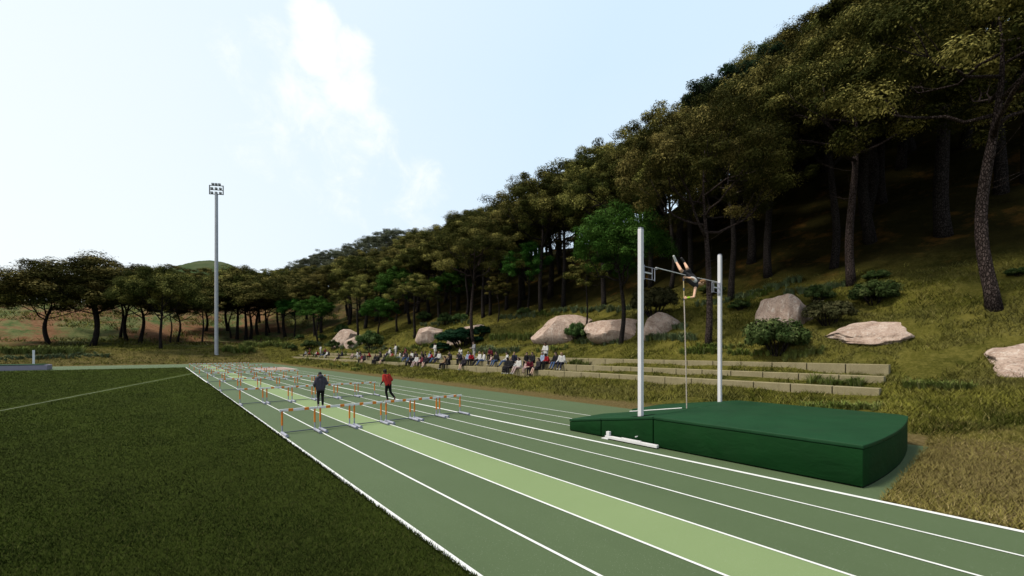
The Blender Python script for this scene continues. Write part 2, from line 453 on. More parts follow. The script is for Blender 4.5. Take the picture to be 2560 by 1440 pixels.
# dry verge to the right of the landing mat
n = 60000
X = 10.47+10*rng.random(n)**1.3; Y = 1.5-14*rng.random(n)**1.4
P = np.stack([X, Y, HT(X, Y)], 1)
me = blade_mesh('dry_grass', P, .05+.07*rng.random(n), .012+.01*rng.random(n), .9, rng.random(n))
tag(link('dry_grass', me, M['dry_blade']), 'dry tan grass verge beyond the end of the landing mat', 'grass', kind='stuff')

# tufts over the bank and hillside
def tufts(name, X, Y, zdist, per, hgt, m, label, lean=.9):
    n = len(X)
    Xr = np.repeat(X, per); Yr = np.repeat(Y, per); zr = np.repeat(zdist, per)
    s = .05+.004*zr
    Xr = Xr + (rng.random(n*per)-.5)*3*s; Yr = Yr + (rng.random(n*per)-.5)*3*s
    P = np.stack([Xr, Yr, HT(Xr, Yr)-.01], 1)
    me = blade_mesh(name, P, hgt*(.5+rng.random(n*per))*(1+zr/70), .016+.0011*zr, lean, np.repeat(rng.random(n), per)*.6+rng.random(n*per)*.4)
    return tag(link(name, me, m), label, 'grass', kind='stuff')
n = 75000
z = 13*(90/13)**rng.random(n); r = rng.random(n)*2.1-.85
X = z*(FWD[0]+r*RGT[0]); Y = z*(FWD[1]+r*RGT[1])
ok = (X > 18.2+rng.random(n)) & (X < 37+5*rng.random(n)) & ~((X > 22.9) & (X < 23.5) & (Y > 3.2)) & ~((X > 24.3) & (X < 24.9) & (Y > 3.2)) & ~((X > 25.8) & (X < 26.4) & (Y > 3.2)) & (Y < 112)
dens = vnoise(X, Y, 3.0, 21) + vnoise(X, Y, 1.2, 22) > -.30
ok &= dens
tufts('slope_grass', X[ok], Y[ok], z[ok], 5, .13, M['slope_blade'], 'rough olive grass covering the bank and hillside')
n = 26000
Y = 103.5+32*rng.random(n); X = -60+100*rng.random(n)
tufts('bank_grass', X, Y, np.full(n, 70.), 3, .12, M['slope_blade'], 'rough grass on the bank beyond the end of the track')

n = 9000
Y = 138+105*rng.random(n); X = -75+125*rng.random(n)
ok = vnoise(X, Y, 14, 31)+.6*vnoise(X, Y, 5, 32) > -.05
tufts('scrub', X[ok], Y[ok], np.full(ok.sum(), 190.), 3, .22, M['slope_blade'], 'low scrub and grass on the reddish slope behind the pine row')
# ------------------------------------------------------------------ stone benches
BT = [(23.0, 1.22, 'lowest', 3.35, 112), (24.4, 1.667, 'middle', 3.4, 122), (25.9, 2.155, 'top', 3.44, 128)]
for (bx, bt, nm, y0, y1) in BT:
    root = empty('stone_bench', (bx, y0, bt), f'long weathered stone terrace bench, the {nm} of the three rows on the bank', 'bench', 'stone terrace benches')
    k = 0; y = 0.0
    while y0+y < y1:
        ln = 1.62
        mb = MB(); mb.box(0, .5, y+.02, y+ln-.02, -.95, 0)
        link('stone_block', mb.mesh('stone_block', .018, 2), M['stone'], root, smooth=False)
        y += ln; k += 1
        if k >= 98: break

# ------------------------------------------------------------------ trees
def curve_pts(p0, p1, bend, n, jit=0.0):
    p0 = np.array(p0, float); p1 = np.array(p1, float); out = []
    for i in range(n+1):
        t = i/n; p = p0*(1-t)+p1*t + np.array(bend)*math.sin(math.pi*t)
        if 0 < i < n and jit: p = p + (rng.random(3)-.5)*jit
        out.append(p)
    return out

def leaf_cloud(C, rad, n_each, size, flat=.65, up=.55, aspect=.42, lo=.55):
    """rhombic leaves on clump shells. C (k,3) centres, rad (k,)"""
    k = len(C); N = k*n_each
    d = rng.normal(size=(N, 3)); d[:, 2] = d[:, 2]*.9+.25; d /= np.linalg.norm(d, axis=1)[:, None]
    cr = np.repeat(rad, n_each); cc = np.repeat(C, n_each, 0)
    rr = lo+(1-lo)*rng.random(N)**.7
    # ragged clumps: radius varies with direction
    rag = 1 + .25*np.sin(d[:, 0]*7+np.repeat(rng.random(k)*6, n_each)) * np.sin(d[:, 1]*6+1.3) + .15*np.sin(d[:, 2]*9)
    p = cc + d*(cr*rr*rag)[:, None]*np.array([1, 1, flat])
    nrm = d + np.array([0, 0, up]) + rng.normal(size=(N, 3))*.28; nrm /= np.linalg.norm(nrm, axis=1)[:, None]
    t = np.cross(nrm, rng.normal(size=(N, 3))); t /= np.linalg.norm(t, axis=1)[:, None]+1e-9
    b = np.cross(nrm, t)
    L = size*(.6+.8*rng.random(N)); W = L*aspect
    droop = np.array([0, 0, -.12])*L[:, None]
    Vv = np.stack([p - t*L[:, None]/2 + droop, p - b*W[:, None]/2, p + t*L[:, None]/2 + droop, p + b*W[:, None]/2], 1).reshape(-1, 3)
    tint = np.clip(rng.random(N)*.55 + np.repeat(rng.random(k)**1.7, n_each)*.65, 0, 1)
    return Vv, np.arange(4*N).reshape(-1, 4), np.repeat(tint, 4)

def tree_variant(seed, H=18.0, tr=.42, fork=.5, Rc=6.0, nclump=95, each=210, size=.36, crown_lo=.47, sbend=.7, flat=.62, small=False, crad=1.0):
    global rng
    keep = rng; rng = np.random.default_rng(seed)
    mb = MB()
    a = rng.random()*6.28; bx, by = math.cos(a)*sbend, math.sin(a)*sbend
    trunk = []; rad = []
    nseg = 16; top = H*.80
    for i in range(nseg+1):
        t = i/nseg; s = math.sin(t*5.6)*(1-.3*t)
        trunk.append(np.array([bx*s*.55+.12*math.sin(9*t+seed), by*s*.55+.12*math.cos(7*t+seed), top*t - .5*(i == 0)]))
        flare = .22*math.exp(-t*26)
        rad.append(tr*(1-.25*t/fork if t < fork else max(.12, .75-1.35*(t-fork)))*(1+flare))
    mb.tube(trunk, rad, 12)
    tips = []
    def along(t):
        f = t/.80*nseg; i = min(int(f), nseg-1); return trunk[i]*(1-(f-i)) + trunk[i+1]*(f-i)
    nl = 9 if not small else 7
    for i in range(nl):
        t = fork*(.92 + .5*(i/(nl-1))); p0 = along(min(t, .78)); ang = i*2.399+rng.random()*.7
        reach = Rc*(.62+.33*rng.random())*(1-.25*i/nl); zt = H*(.60+.26*rng.random()*1.0+.08*i/nl)
        p1 = p0*np.array([1, 1, 0])*.5 + np.array([math.cos(ang)*reach, math.sin(ang)*reach, zt])
        p1[2] = min(p1[2], H*(crown_lo+(.90-crown_lo)*math.sqrt(max(0, 1-(reach/Rc)**2))))
        pts = curve_pts(p0, p1, (math.cos(ang)*.5, math.sin(ang)*.5, -.9 if i % 3 else .4), 7, .35)
        r0 = tr*.42*(1-.4*i/nl); mb.tube(pts, [r0*(1-.8*j/7) for j in range(8)], 7)
        tips.append(p1)
        for q in range(3):
            j = 3+q; ps = pts[j]; an2 = ang + (rng.random()-.5)*2.2; l2 = Rc*(.22+.25*rng.random())
            pe = ps + np.array([math.cos(an2)*l2, math.sin(an2)*l2, H*.05+rng.random()*H*.09])
            mb.tube(curve_pts(ps, pe, (0, 0, -.2), 4, .2), [r0*.42, r0*.34, r0*.26, r0*.18, r0*.1], 5)
            pe[2] = min(pe[2], H*.9); tips.append(pe)
    for q in range(4 if not small else 2):   # bare dead twigs below the crown
        p0 = along(fork*(.62+.3*rng.random())); ang = rng.random()*6.28; l = 1.2+1.6*rng.random()
        mb.tube(curve_pts(p0, p0+np.array([math.cos(ang)*l, math.sin(ang)*l, .5*l]), (0, 0, -.15), 3, .12), [tr*.10, tr*.07, tr*.05, .008], 4)
    tm = mb.mesh('trunk', smooth=2)
    # clumps: at branch tips plus through the dome
    C = [p + rng.normal(size=3)*.5 for p in tips]
    lobes = [(rng.random()*6.28, .8+.25*rng.random()) for _ in range(5)]
    while len(C) < nclump:
        an = rng.random()*6.28; q = math.sqrt(rng.random())
        edge = 1+.16*math.sin(3*an+lobes[0][0])+.12*math.sin(5*an+lobes[1][0])
        dome = math.sqrt(max(0, 1-q*q*.92))
        zc = H*(crown_lo + (.97-crown_lo)*dome*(1-.42*rng.random()**1.6)) + H*.03*math.sin(4*an+q*5)
        C.append(np.array([math.cos(an)*q*Rc*edge, math.sin(an)*q*Rc*edge, zc]))
    C = np.array(C); rad_ = Rc*(.10+.11*rng.random(len(C)))*crad
    Vv, Ff, tint = leaf_cloud(C, rad_, each, size, flat)
    cm = mesh_np('crown', Vv, Ff, tint)
    rng = keep
    return tm, cm, H, Rc

PINES = [tree_variant(101+i, 18, .31+.04*(i % 3), .47+.04*(i % 3), 5.6+.5*(i % 3), 108, 380, .20, flat=.58) for i in range(5)]
HERO = [tree_variant(301+i, 18, .27, .47+.03*i, 6.0, 125, 580, .16, flat=.58, sbend=.55) for i in range(2)]
HGREEN = [tree_variant(331, 12, .24, .42, 4.4, 150, 420, .16, crown_lo=.50, sbend=.4, small=True, crad=1.2)]
FLATP = [tree_variant(151+i, 18, .30, .36, 7.0, 200, 320, .27, crown_lo=.40, sbend=1.2, flat=.72, crad=1.15) for i in range(3)]
GREENS = [tree_variant(201+i, 12, .24, .42, 4.4, 95, 300, .22, crown_lo=.48, sbend=.4, small=True, crad=1.15) for i in range(3)]
SLIM = [tree_variant(251+i, 12, .16, .55, 3.6, 52, 240, .22, crown_lo=.58, sbend=.35, small=True) for i in range(2)]
for (tm, cm, _, _) in PINES+FLATP+SLIM+HERO: tm.materials.append(M['bark'] if cm.name.startswith('crown') and (tm, cm) in [(h[0], h[1]) for h in HERO] else M['bark_dark']); cm.materials.append(M['pine'])
for (tm, cm, _, _) in GREENS+HGREEN: tm.materials.append(M['bark_dark']); cm.materials.append(M['green'])
def recolor(v, m, mb_):
    tm, cm, H, Rc = v; tm = tm.copy(); cm = cm.copy()
    tm.materials.clear(); cm.materials.clear(); tm.materials.append(mb_); cm.materials.append(m)
    return tm, cm, H, Rc
HAZED = [recolor(v, M['grey'], M['bark_dark']) for v in PINES[:3]]

def plant_tree(var, pos, height, width, label, group, name='pine_tree', rz=None):
    tm, cm, H, Rc = var
    s = height/H; w = s if width is None else width/(2.05*Rc)
    w = min(max(w, .62*s), 1.8*s)
    root = empty(name, pos, label, 'tree', group, rng.random()*6.28 if rz is None else rz, (w, w, s))
    t = bpy.data.objects.new('trunk', tm); COL.objects.link(t); t.parent = root
    c = bpy.data.objects.new('crown', cm); COL.objects.link(c); c.parent = root
    return root

NTH = ['first', 'second', 'third', 'fourth', 'fifth', 'sixth', 'seventh', 'eighth', 'ninth', 'tenth', 'eleventh', 'twelfth', 'thirteenth',
       'fourteenth', 'fifteenth', 'sixteenth', 'seventeenth', 'eighteenth', 'nineteenth', 'twentieth', 'twenty-first', 'twenty-second',
       'twenty-third', 'twenty-fourth', 'twenty-fifth', 'twenty-sixth', 'twenty-seventh', 'twenty-eighth', 'twenty-ninth', 'thirtieth',
       'thirty-first', 'thirty-second', 'thirty-third', 'thirty-fourth', 'thirty-fifth', 'thirty-sixth', 'thirty-seventh', 'thirty-eighth',
       'thirty-ninth', 'fortieth', 'forty-first', 'forty-second', 'forty-third', 'forty-fourth', 'forty-fifth', 'forty-sixth', 'forty-seventh', 'forty-eighth']
# (trunk x, base y, crown top y, crown width, kind, label or None)
ROWA = [(122, 861, 690, 265, 'f', 'broad dark pine with bent trunk, leftmost of the row beyond the infield'),
 (228, 864, 640, 250, 'f', 'tallest dark pine left of the light mast, its thick trunk doubled by one behind'),
 (237, 838, 662, 190, 'p', 'dark pine hidden behind the tallest pine left of the light mast'),
 (304, 847, 692, 122, 's', 'slim pine with its own small lighter crown before the dark left row'),
 (320, 853, 668, 160, 'f', None), (352, 858, 672, 170, 'f', None), (405, 873, 660, 140, 'f', 'dark pine with thick wavy trunk standing nearest the infield'),
 (427, 858, 750, 70, 's', None), (444, 854, 708, 110, 'f', None), (507, 860, 735, 80, 's', 'slender pine trunk just left of the light mast'),
 (513, 828, 722, 120, 'f', None), (568, 828, 690, 140, 'f', 'dark pine just right of the light mast'), (576, 845, 735, 80, 's', None), (592, 848, 672, 150, 'f', None),
 (613, 851, 668, 150, 'f', None), (624, 848, 690, 140, 'f', None), (648, 845, 690, 150, 'f', None), (664, 840, 700, 130, 'f', None),
 (672, 832, 735, 70, 's', None), (695, 834, 705, 100, 's', None), (714, 842, 690, 150, 'f', None)]
k = 0
for (x, by, ty, w, kd, lb) in ROWA:
    p, z = hit(x, by); k += 1
    var = {'f': FLATP, 'p': PINES, 's': SLIM}[kd][k % (3 if kd == 'f' else 5 if kd == 'p' else 2)]
    lb = lb or f'{"slender" if kd == "s" else "thick-trunked"} dark pine, {NTH[k-1]} trunk from the left in the row behind the track end'
    plant_tree(var, p, (by-ty)*z/F_PX, 1.2*w*z/F_PX, lb, 'pines in the row beyond the end of the track')
ROWB = [(737, 845, 733, 78, 'g', 'small bright green tree at the left end of the hillside wood'),
 (794, 859, 737, 88, 'g', 'bright green tree above the far end of the benches'),
 (787, 840, 690, 110, 'p', None), (805, 831, 680, 130, 'p', None), (873, 813, 640, 140, 'p', None),
 (893, 861, 688, 118, 'p', 'olive-brown pine whose trunk stands before the split pink slab'),
 (914, 821, 630, 150, 'p', None),
 (948, 855, 738, 92, 'g', 'green tree on the bank just right of the split pink slab'),
 (994, 829, 666, 105, 'g', 'tall bright green tree left of the squarish pale boulder'),
 (1025, 808, 610, 140, 'p', None), (1036, 845, 683, 122, 'p', 'olive-brown pine beside the left edge of the squarish pale boulder'),
 (1072, 792, 590, 150, 'p', None), (1100, 800, 580, 150, 'p', None), (1127, 792, 672, 95, 'g', 'green tree in the shade behind the squarish pale boulder'),
 (1166, 792, 575, 150, 'p', None),
 (1183, 864, 528, 205, 'p', 'big olive pine rising from just above the crowd, trunk crossing the pointed boulder'),
 (1208, 793, 540, 160, 'p', None), (1224, 788, 530, 150, 'p', None), (1246, 805, 692, 78, 's', 'little slim pine on the grass ledge between the boulders'),
 (1268, 772, 530, 170, 'p', None), (1297, 772, 500, 170, 'p', None), (1322, 781, 608, 115, 'g', 'green tree in the shade above the ledge left of the wide boulder'),
 (1355, 780, 415, 210, 'p', 'tall straight pine at the ledge left of the wide boulder'), (1410, 766, 450, 200, 'p', None),
 (1467, 820, 640, 112, 's', 'slim small pine growing in front of the wide boulder'),
 (1511, 766, 400, 220, 'p', None),
 (1552, 861, 512, 225, 'g', 'large bright green tree before the rocks, left of the near vault upright'),
 (1612, 718, 330, 230, 'p', None), (1629, 715, 280, 230, 'p', None), (1677, 722, 330, 200, 'p', 'slim dark pine seen below the crossbar behind the vaulter'),
 (1722, 690, 290, 240, 'p', None),
 (1766, 861, 252, 370, 'p', 'large olive pine directly behind the pole vaulter, between the two uprights'),
 (1828, 750, 300, 280, 'p', 'dark pine with thin trunk just right of the far vault upright'),
 (1924, 690, 180, 320, 'p', 'pine trunk in deep shade above the upright pink boulder'),
 (2080, 671, 90, 330, 'p', 'faint dark pine trunk in the deepest shade up the slope'),
 (2134, 709, 50, 440, 'p', 'tall pine with wavy trunk above the round shrub'),
 (2481, 771, -150, 640, 'p', 'nearest pine at the right edge, thick scaly trunk with bare spreading limbs')]
k = 0
for (x, by, ty, w, kd, lb) in ROWB:
    p, z = hit(x, by); k += 1
    var = {'g': GREENS, 'p': PINES, 's': SLIM}[kd][k % (3 if kd == 'g' else 5 if kd == 'p' else 2)]
    if kd == 'p' and x in (1766, 2134, 2481, 1183): var = HERO[x % 2]
    if x == 1552: var = HGREEN[0]
    lb = lb or f'dark pine on the hillside, {NTH[k-1]} trunk from the left above the benches'
    plant_tree(var, p, (by-ty)*z/F_PX, w*z/F_PX, lb, 'green trees on the hillside' if kd == 'g' else 'pines on the hillside', 'green_tree' if kd == 'g' else 'pine_tree')

# the wood up the hillside behind them
used = []
def free(p, d):
    return all((p[0]-q[0])**2+(p[1]-q[1])**2 > d*d for q in used)
cnt = 0
GRID = [(X, Y) for X in np.arange(47, 122, 8.2) for Y in np.arange(-26, 150, 8.8)] + [(X, Y) for X in np.arange(56, 112, 9) for Y in np.arange(-22, 34, 9.4)]
N1 = len(np.arange(47, 122, 8.2))*len(np.arange(-26, 150, 8.8))
for i_, (X, Y) in enumerate(GRID):
    if True:
        x = X+rng.normal()*1.6; y = Y+rng.normal()*1.8
        d = x*FWD[0]+y*FWD[1]; lat = x*RGT[0]+y*RGT[1]
        if d < 14 or (Y > 0 and X < 45.9): continue
        px = 1280+F_PX*lat/d
        if px < 640 or px > 3100 or (i_ >= N1 and px < 1560): continue
        if X > 84 and rng.random() < .45: continue
        p = np.array([x, y, float(HT(x, y))])
        hh = (14.0 if px < 2000 else 17.5)+rng.random()*6
        plant_tree(PINES[cnt % 5], p, hh, (13.5+4.5*rng.random()), 'dark olive pine merging into the dense wood up the hillside', 'pines of the dense wood up the hillside'); cnt += 1
# conifers showing above the wood
def conifer(seed):
    global rng
    keep = rng; rng = np.random.default_rng(seed)
    mb = MB(); mb.tube([(0, 0, -.5), (.2, 0, 7), (0, .2, 14), (0, 0, 20)], [.45, .36, .26, .12], 9)
    C = []
    for i in range(26):
        zz = 9+10.5*rng.random(); ang = i*2.4; l = (2.2+3.2*rng.random())*(1.1-.5*(zz-9)/10.5)
        pe = np.array([math.cos(ang)*l, math.sin(ang)*l, zz+1.8])
        mb.tube(curve_pts((0, 0, zz), pe, (0, 0, -.9), 5, .15), [.12, .11, .1, .08, .06, .04], 5)
        for q in range(3): C.append(pe + rng.normal(size=3)*np.array([.5, .5, .45]))
    C += [np.array([.8*math.cos(q*2.4), .8*math.sin(q*2.4), 18.6+.22*q]) for q in range(9)]; C = np.array(C)
    Vv, Ff, tint = leaf_cloud(C, .55+.35*rng.random(len(C)), 190, .42, .9, .2, .22, .3)
    tm = mb.mesh('trunk', smooth=2); cm = mesh_np('crown', Vv, Ff, tint); tm.materials.append(M['bark_dark']); cm.materials.append(M['conifer'])
    rng = keep
    return tm, cm, 21.0, 5.0
CON = [conifer(5), conifer(6)]
for i, (px, ty, z, lb) in enumerate([(1775, 190, 58, 'dark tufted conifer rising above the wood behind the vault uprights'),
                                     (1888, 160, 54, 'dark open-branched conifer against the sky at the upper right')]):
    b = at(px, 873, z); g = float(HT(b[0], b[1])); top = at(px, ty, z)[2]
    plant_tree(CON[i], (b[0], b[1], g), top-g, 12.5, lb, 'conifers above the wood', 'conifer_tree')
# far trees on the distant shoulder, haze painted into grey-green leaves
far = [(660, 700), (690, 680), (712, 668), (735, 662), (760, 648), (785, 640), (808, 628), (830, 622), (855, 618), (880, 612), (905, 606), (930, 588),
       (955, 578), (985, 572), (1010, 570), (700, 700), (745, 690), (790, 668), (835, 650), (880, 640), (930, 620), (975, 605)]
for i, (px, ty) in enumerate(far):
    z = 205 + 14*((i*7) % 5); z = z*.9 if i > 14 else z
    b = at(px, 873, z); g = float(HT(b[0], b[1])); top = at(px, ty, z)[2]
    plant_tree(HAZED[i % 3], (b[0], b[1], g), max(9., top-g), max(16., (top-g)*.9), 'hazy grey-green tree on the far shoulder of the wood', 'grey-green trees on the far shoulder')
# more dark pines closing the row behind the track end
for i in range(26):
    px = 20+i*31+rng.normal()*8; z = 150+40*rng.random()
    if px < 420: continue
    b = at(px, 873, z); g = float(HT(b[0], b[1]))
    if px < 620 and z < 170: continue
    plant_tree(PINES[i % 5], (b[0], b[1], g), 17+4*rng.random(), 15+4*rng.random(), 'dark pine deeper in the wood behind the row at the track end', 'pines deeper behind the track-end row')

# ------------------------------------------------------------------ shrubs
def shrub_variant(seed, m, k=52, each=210, size=.09, flat=.8, asp=.45, spread=1.0):
    global rng
    keep = rng; rng = np.random.default_rng(seed)
    mb = MB(); C = []
    for i in range(12):
        an = i*2.4; l = .35+.45*rng.random()
        pe = np.array([math.cos(an)*l, math.sin(an)*l, .35+.4*rng.random()])
        mb.tube(curve_pts((math.cos(an)*.12, math.sin(an)*.12, -.1), pe, (0, 0, .1), 4, .04), [.028, .024, .02, .014, .008], 5)
    for i in range(k):
        an = rng.random()*6.28; q = math.sqrt(rng.random())*.82; dome = math.sqrt(max(0, 1-q*q))
        C.append((math.cos(an)*q*spread, math.sin(an)*q*spread, .2+.68*dome*(.35+.65*rng.random())))
    C = np.array(C)
    Vv, Ff, tint = leaf_cloud(C, .15+.11*rng.random(k), each, size, flat, .4, asp)
    tm = mb.mesh('stem', smooth=2); cm = mesh_np('foliage', Vv, Ff, tint); tm.materials.append(M['bark_dark']); cm.materials.append(m)
    rng = keep
    return tm, cm
SHR = {'d': shrub_variant(1, M['shrub']), 'e': shrub_variant(2, M['shrub'], 40), 'o': shrub_variant(3, M['olive']), 'c': shrub_variant(4, M['cedar'], 50, 200, .12, .45, .3)}
SHRUBS = [(1942, 884, 158, 92, 'd', 'large dark leafy shrub just above the top bench, below the upright boulder'),
 (2071, 812, 120, 68, 'o', 'olive twiggy shrub against the right side of the upright boulder'),
 (2045, 758, 78, 48, 'e', 'grey-green shrub behind the upright boulder'),
 (2183, 760, 112, 62, 'd', 'round green shrub standing alone below the wavy tall pine'),
 (1633, 792, 125, 82, 'o', 'big rounded shrub on top of the rocks behind the near upright'),
 (1440, 852, 64, 48, 'd', 'dense green shrub in front of the wide boulder'),
 (1484, 846, 50, 34, 'o', 'brownish tufted shrub between the wide boulder and its neighbour'),
 (1152, 868, 120, 52, 'c', 'spreading very dark cedar shrub before the pointed boulder'),
 (1102, 884, 56, 28, 'c', 'low dark cedar shrub behind the crowd, left of the big pine trunk'),
 (1205, 842, 50, 30, 'c', 'dark cedar shrub on the right flank of the pointed boulder'),
 (928, 876, 78, 50, 'e', 'grey-green bush at the foot of the split slab'),
 (855, 838, 40, 28, 'e', 'round grey-green bush above the split slab'),
 (1062, 804, 46, 26, 'e', 'bush on the ledge above the squarish pale boulder'),
 (1115, 812, 52, 30, 'e', 'bush in the gap between the squarish and the pointed boulder'),
 (1150, 805, 48, 22, 'd', 'dark green bush on the ledge above the pointed boulder'),
 (1098, 852, 32, 20, 'e', 'small bush in front of the squarish pale boulder'),
 (832, 873, 36, 24, 'e', 'rounded bush left of the split slab, behind the far spectators'),
 (879, 868, 28, 18, 'e', 'small bush under the lower edge of the split slab'),
 (750, 850, 26, 14, 'e', 'small grey bush at the far left of the hillside, upper one'),
 (733, 876, 26, 16, 'e', 'small grey bush above the left tips of the benches'),
 (805, 850, 24, 15, 'e', 'small round bush beside the bright green tree trunk'),
 (773, 872, 46, 22, 'e', 'grey bush behind the first spectators at the far end'),
 (2190, 700, 60, 26, 'd', 'low dark shrub in shade right of the wavy pine trunk'),
 (1310, 788, 40, 20, 'd', 'dark low bush on the ledge left of the tall straight pine'),
 (1650, 760, 60, 24, 'd', 'low dark bush in shade behind the rock-top shrub'),
 (1780, 735, 70, 26, 'd', 'low bush in shade right of the large olive pine trunk'),
 (1850, 775, 60, 26, 'e', 'low bush on the slope right of the far upright'),
 (2545, 690, 50, 24, 'd', 'small dark shrub at the right edge behind the nearest pine')]
for (x, by, w, h, kd, lb) in SHRUBS:
    p, z = hit(x, by); s = z/F_PX
    root = empty('shrub', p - np.array([0, 0, .04]), lb, 'shrub', 'shrubs on the hillside', rng.random()*6.28, (w*s*.5, w*s*.5, h*s*1.02))
    tm, cm = SHR[kd]
    for nm, mm in (('stem', tm), ('foliage', cm)):
        o = bpy.data.objects.new(nm, mm); COL.objects.link(o); o.parent = root

# tall grass clumps in bands (ground cover)
def clumps(name, bands, m, label):
    Vs = []; Ts = []
    for (x0, y0, x1, y1, n, hp) in bands:
        for i in range(n):
            t = (i+rng.random())/n; px = x0+(x1-x0)*t+rng.normal()*3; py = y0+(y1-y0)*t+rng.normal()*2.2
            p, z = hit(px, py)
            h = hp*z/F_PX*(.7+.6*rng.random()); nb = 34
            a = rng.random(nb)*6.28; out = (.25+.6*rng.random(nb))*h; rise = h*(.65+.45*rng.random(nb))
            b0 = p + np.stack([np.cos(a), np.sin(a), np.zeros(nb)], 1)*(rng.random(nb)*.25*h)[:, None]; b0[:, 2] -= .05
            d = np.stack([np.cos(a), np.sin(a), np.zeros(nb)], 1); sd = np.stack([-np.sin(a), np.cos(a), np.zeros(nb)], 1)
            w = (.012+.0009*z)*(.7+.6*rng.random(nb))
            mid = b0 + d*(out*.4)[:, None]; mid[:, 2] += rise*.75
            tip = b0 + d*out[:, None]; tip[:, 2] += rise*(.75+.35*rng.random(nb))
            q1 = np.stack([b0-sd*w[:, None]/2, b0+sd*w[:, None]/2, mid+sd*w[:, None]*.4, mid-sd*w[:, None]*.4], 1)
            q2 = np.stack([mid-sd*w[:, None]*.4, mid+sd*w[:, None]*.4, tip+sd*w[:, None]*.08, tip-sd*w[:, None]*.08], 1)
            Vs.append(np.concatenate([q1, q2]).reshape(-1, 3)); Ts.append(np.repeat(np.clip(rng.random(2*nb)*.8+rng.random()*.25, 0, 1), 4))
    Vv = np.concatenate(Vs); tt = np.concatenate(Ts)
    return tag(link(name, mesh_np(name, Vv, np.arange(len(Vv)).reshape(-1, 4), tt), m), label, 'grass', kind='stuff')
clumps('tall_grass', [(0, 884, 205, 884, 46, 17), (560, 881, 640, 878, 24, 14), (600, 866, 720, 868, 34, 14), (640, 852, 700, 852, 14, 12), (770, 888, 880, 890, 20, 9),
 (880, 885, 1010, 882, 14, 9), (1010, 878, 1100, 860, 18, 10), (1225, 850, 1345, 846, 26, 16), (1340, 880, 1420, 872, 10, 12), (1440, 858, 1480, 858, 10, 13),
 (1385, 850, 1420, 850, 8, 16), (1700, 884, 1800, 880, 20, 16), (1820, 884, 1930, 888, 18, 14), (2255, 968, 2430, 975, 26, 22), (2005, 1024, 2195, 1024, 30, 24),
 (2020, 958, 2150, 966, 20, 22), (1425, 912, 1465, 912, 9, 14), (965, 908, 1002, 910, 10, 20), (822, 917, 870, 915, 9, 8), (880, 925, 910, 922, 8, 9),
 (758, 901, 778, 900, 5, 6), (1960, 900, 2060, 880, 20, 18), (1840, 760, 1935, 725, 18, 14), (1600, 845, 1640, 850, 10, 16), (1330, 790, 1400, 786, 16, 10), (1745, 868, 1860, 872, 14, 14)],
 M['tall_blade'], 'clumps of tall green grass along the terraces and ledges')
clumps('bluish_grass', [(0, 897, 270, 890, 60, 8), (1180, 882, 1300, 880, 30, 14), (1250, 796, 1345, 790, 26, 11), (1380, 782, 1600, 774, 50, 13), (1440, 858, 1550, 860, 26, 14),
 (1610, 850, 1740, 850, 34, 18), (1615, 822, 1720, 820, 22, 16), (1850, 752, 2000, 700, 30, 16), (1960, 740, 2120, 712, 34, 15), (1740, 770, 1900, 735, 26, 14),
 (840, 872, 1000, 876, 26, 9), (1050, 815, 1180, 806, 26, 9), (780, 860, 830, 868, 10, 8)],
 M['blue_blade'], 'low grey-green ground cover in bands across the hillside')

# ------------------------------------------------------------------ boulders
def boulder_mesh(seed, sx, sy, sz, planes=11, rough=.07, boxy=0.0):
    g = np.random.default_rng(seed)
    bm = bmesh.new(); bmesh.ops.create_icosphere(bm, subdivisions=5, radius=1)
    P = np.array([v.co for v in bm.verts])
    if boxy:
        P = np.sign(P)*np.abs(P)**(1-boxy); P = P/np.abs(P).max()*1.0
        P[:, 0] += .22*P[:, 2]*(g.random()-.5)*2
    for i in range(planes):
        nrm = g.normal(size=3); nrm[2] = abs(nrm[2])*.8; nrm /= np.linalg.norm(nrm); dd = .44+.30*g.random()
        s = P@nrm - dd*(1+1.0*boxy); P = P - nrm*np.clip(s, 0, None)[:, None]*1.0
    dirs = P/np.linalg.norm(P, axis=1)[:, None]
    nz = np.zeros(len(P))
    for q in range(14):
        w = g.normal(size=3)*(2.0+q*.9); nz += np.sin(dirs@w + g.random()*6.28)/(1+q*.75)
    P = P + dirs*(nz*rough*.42)[:, None]
    P = P*np.array([sx, sy, sz])
    for v, c in zip(bm.verts, P): v.co = c
    me = bpy.data.meshes.new('boulder'); bm.to_mesh(me); bm.free()
    me.polygons.foreach_set('use_smooth', np.ones(len(me.polygons), dtype=bool)); me.set_sharp_from_angle(angle=R(24))
    return me
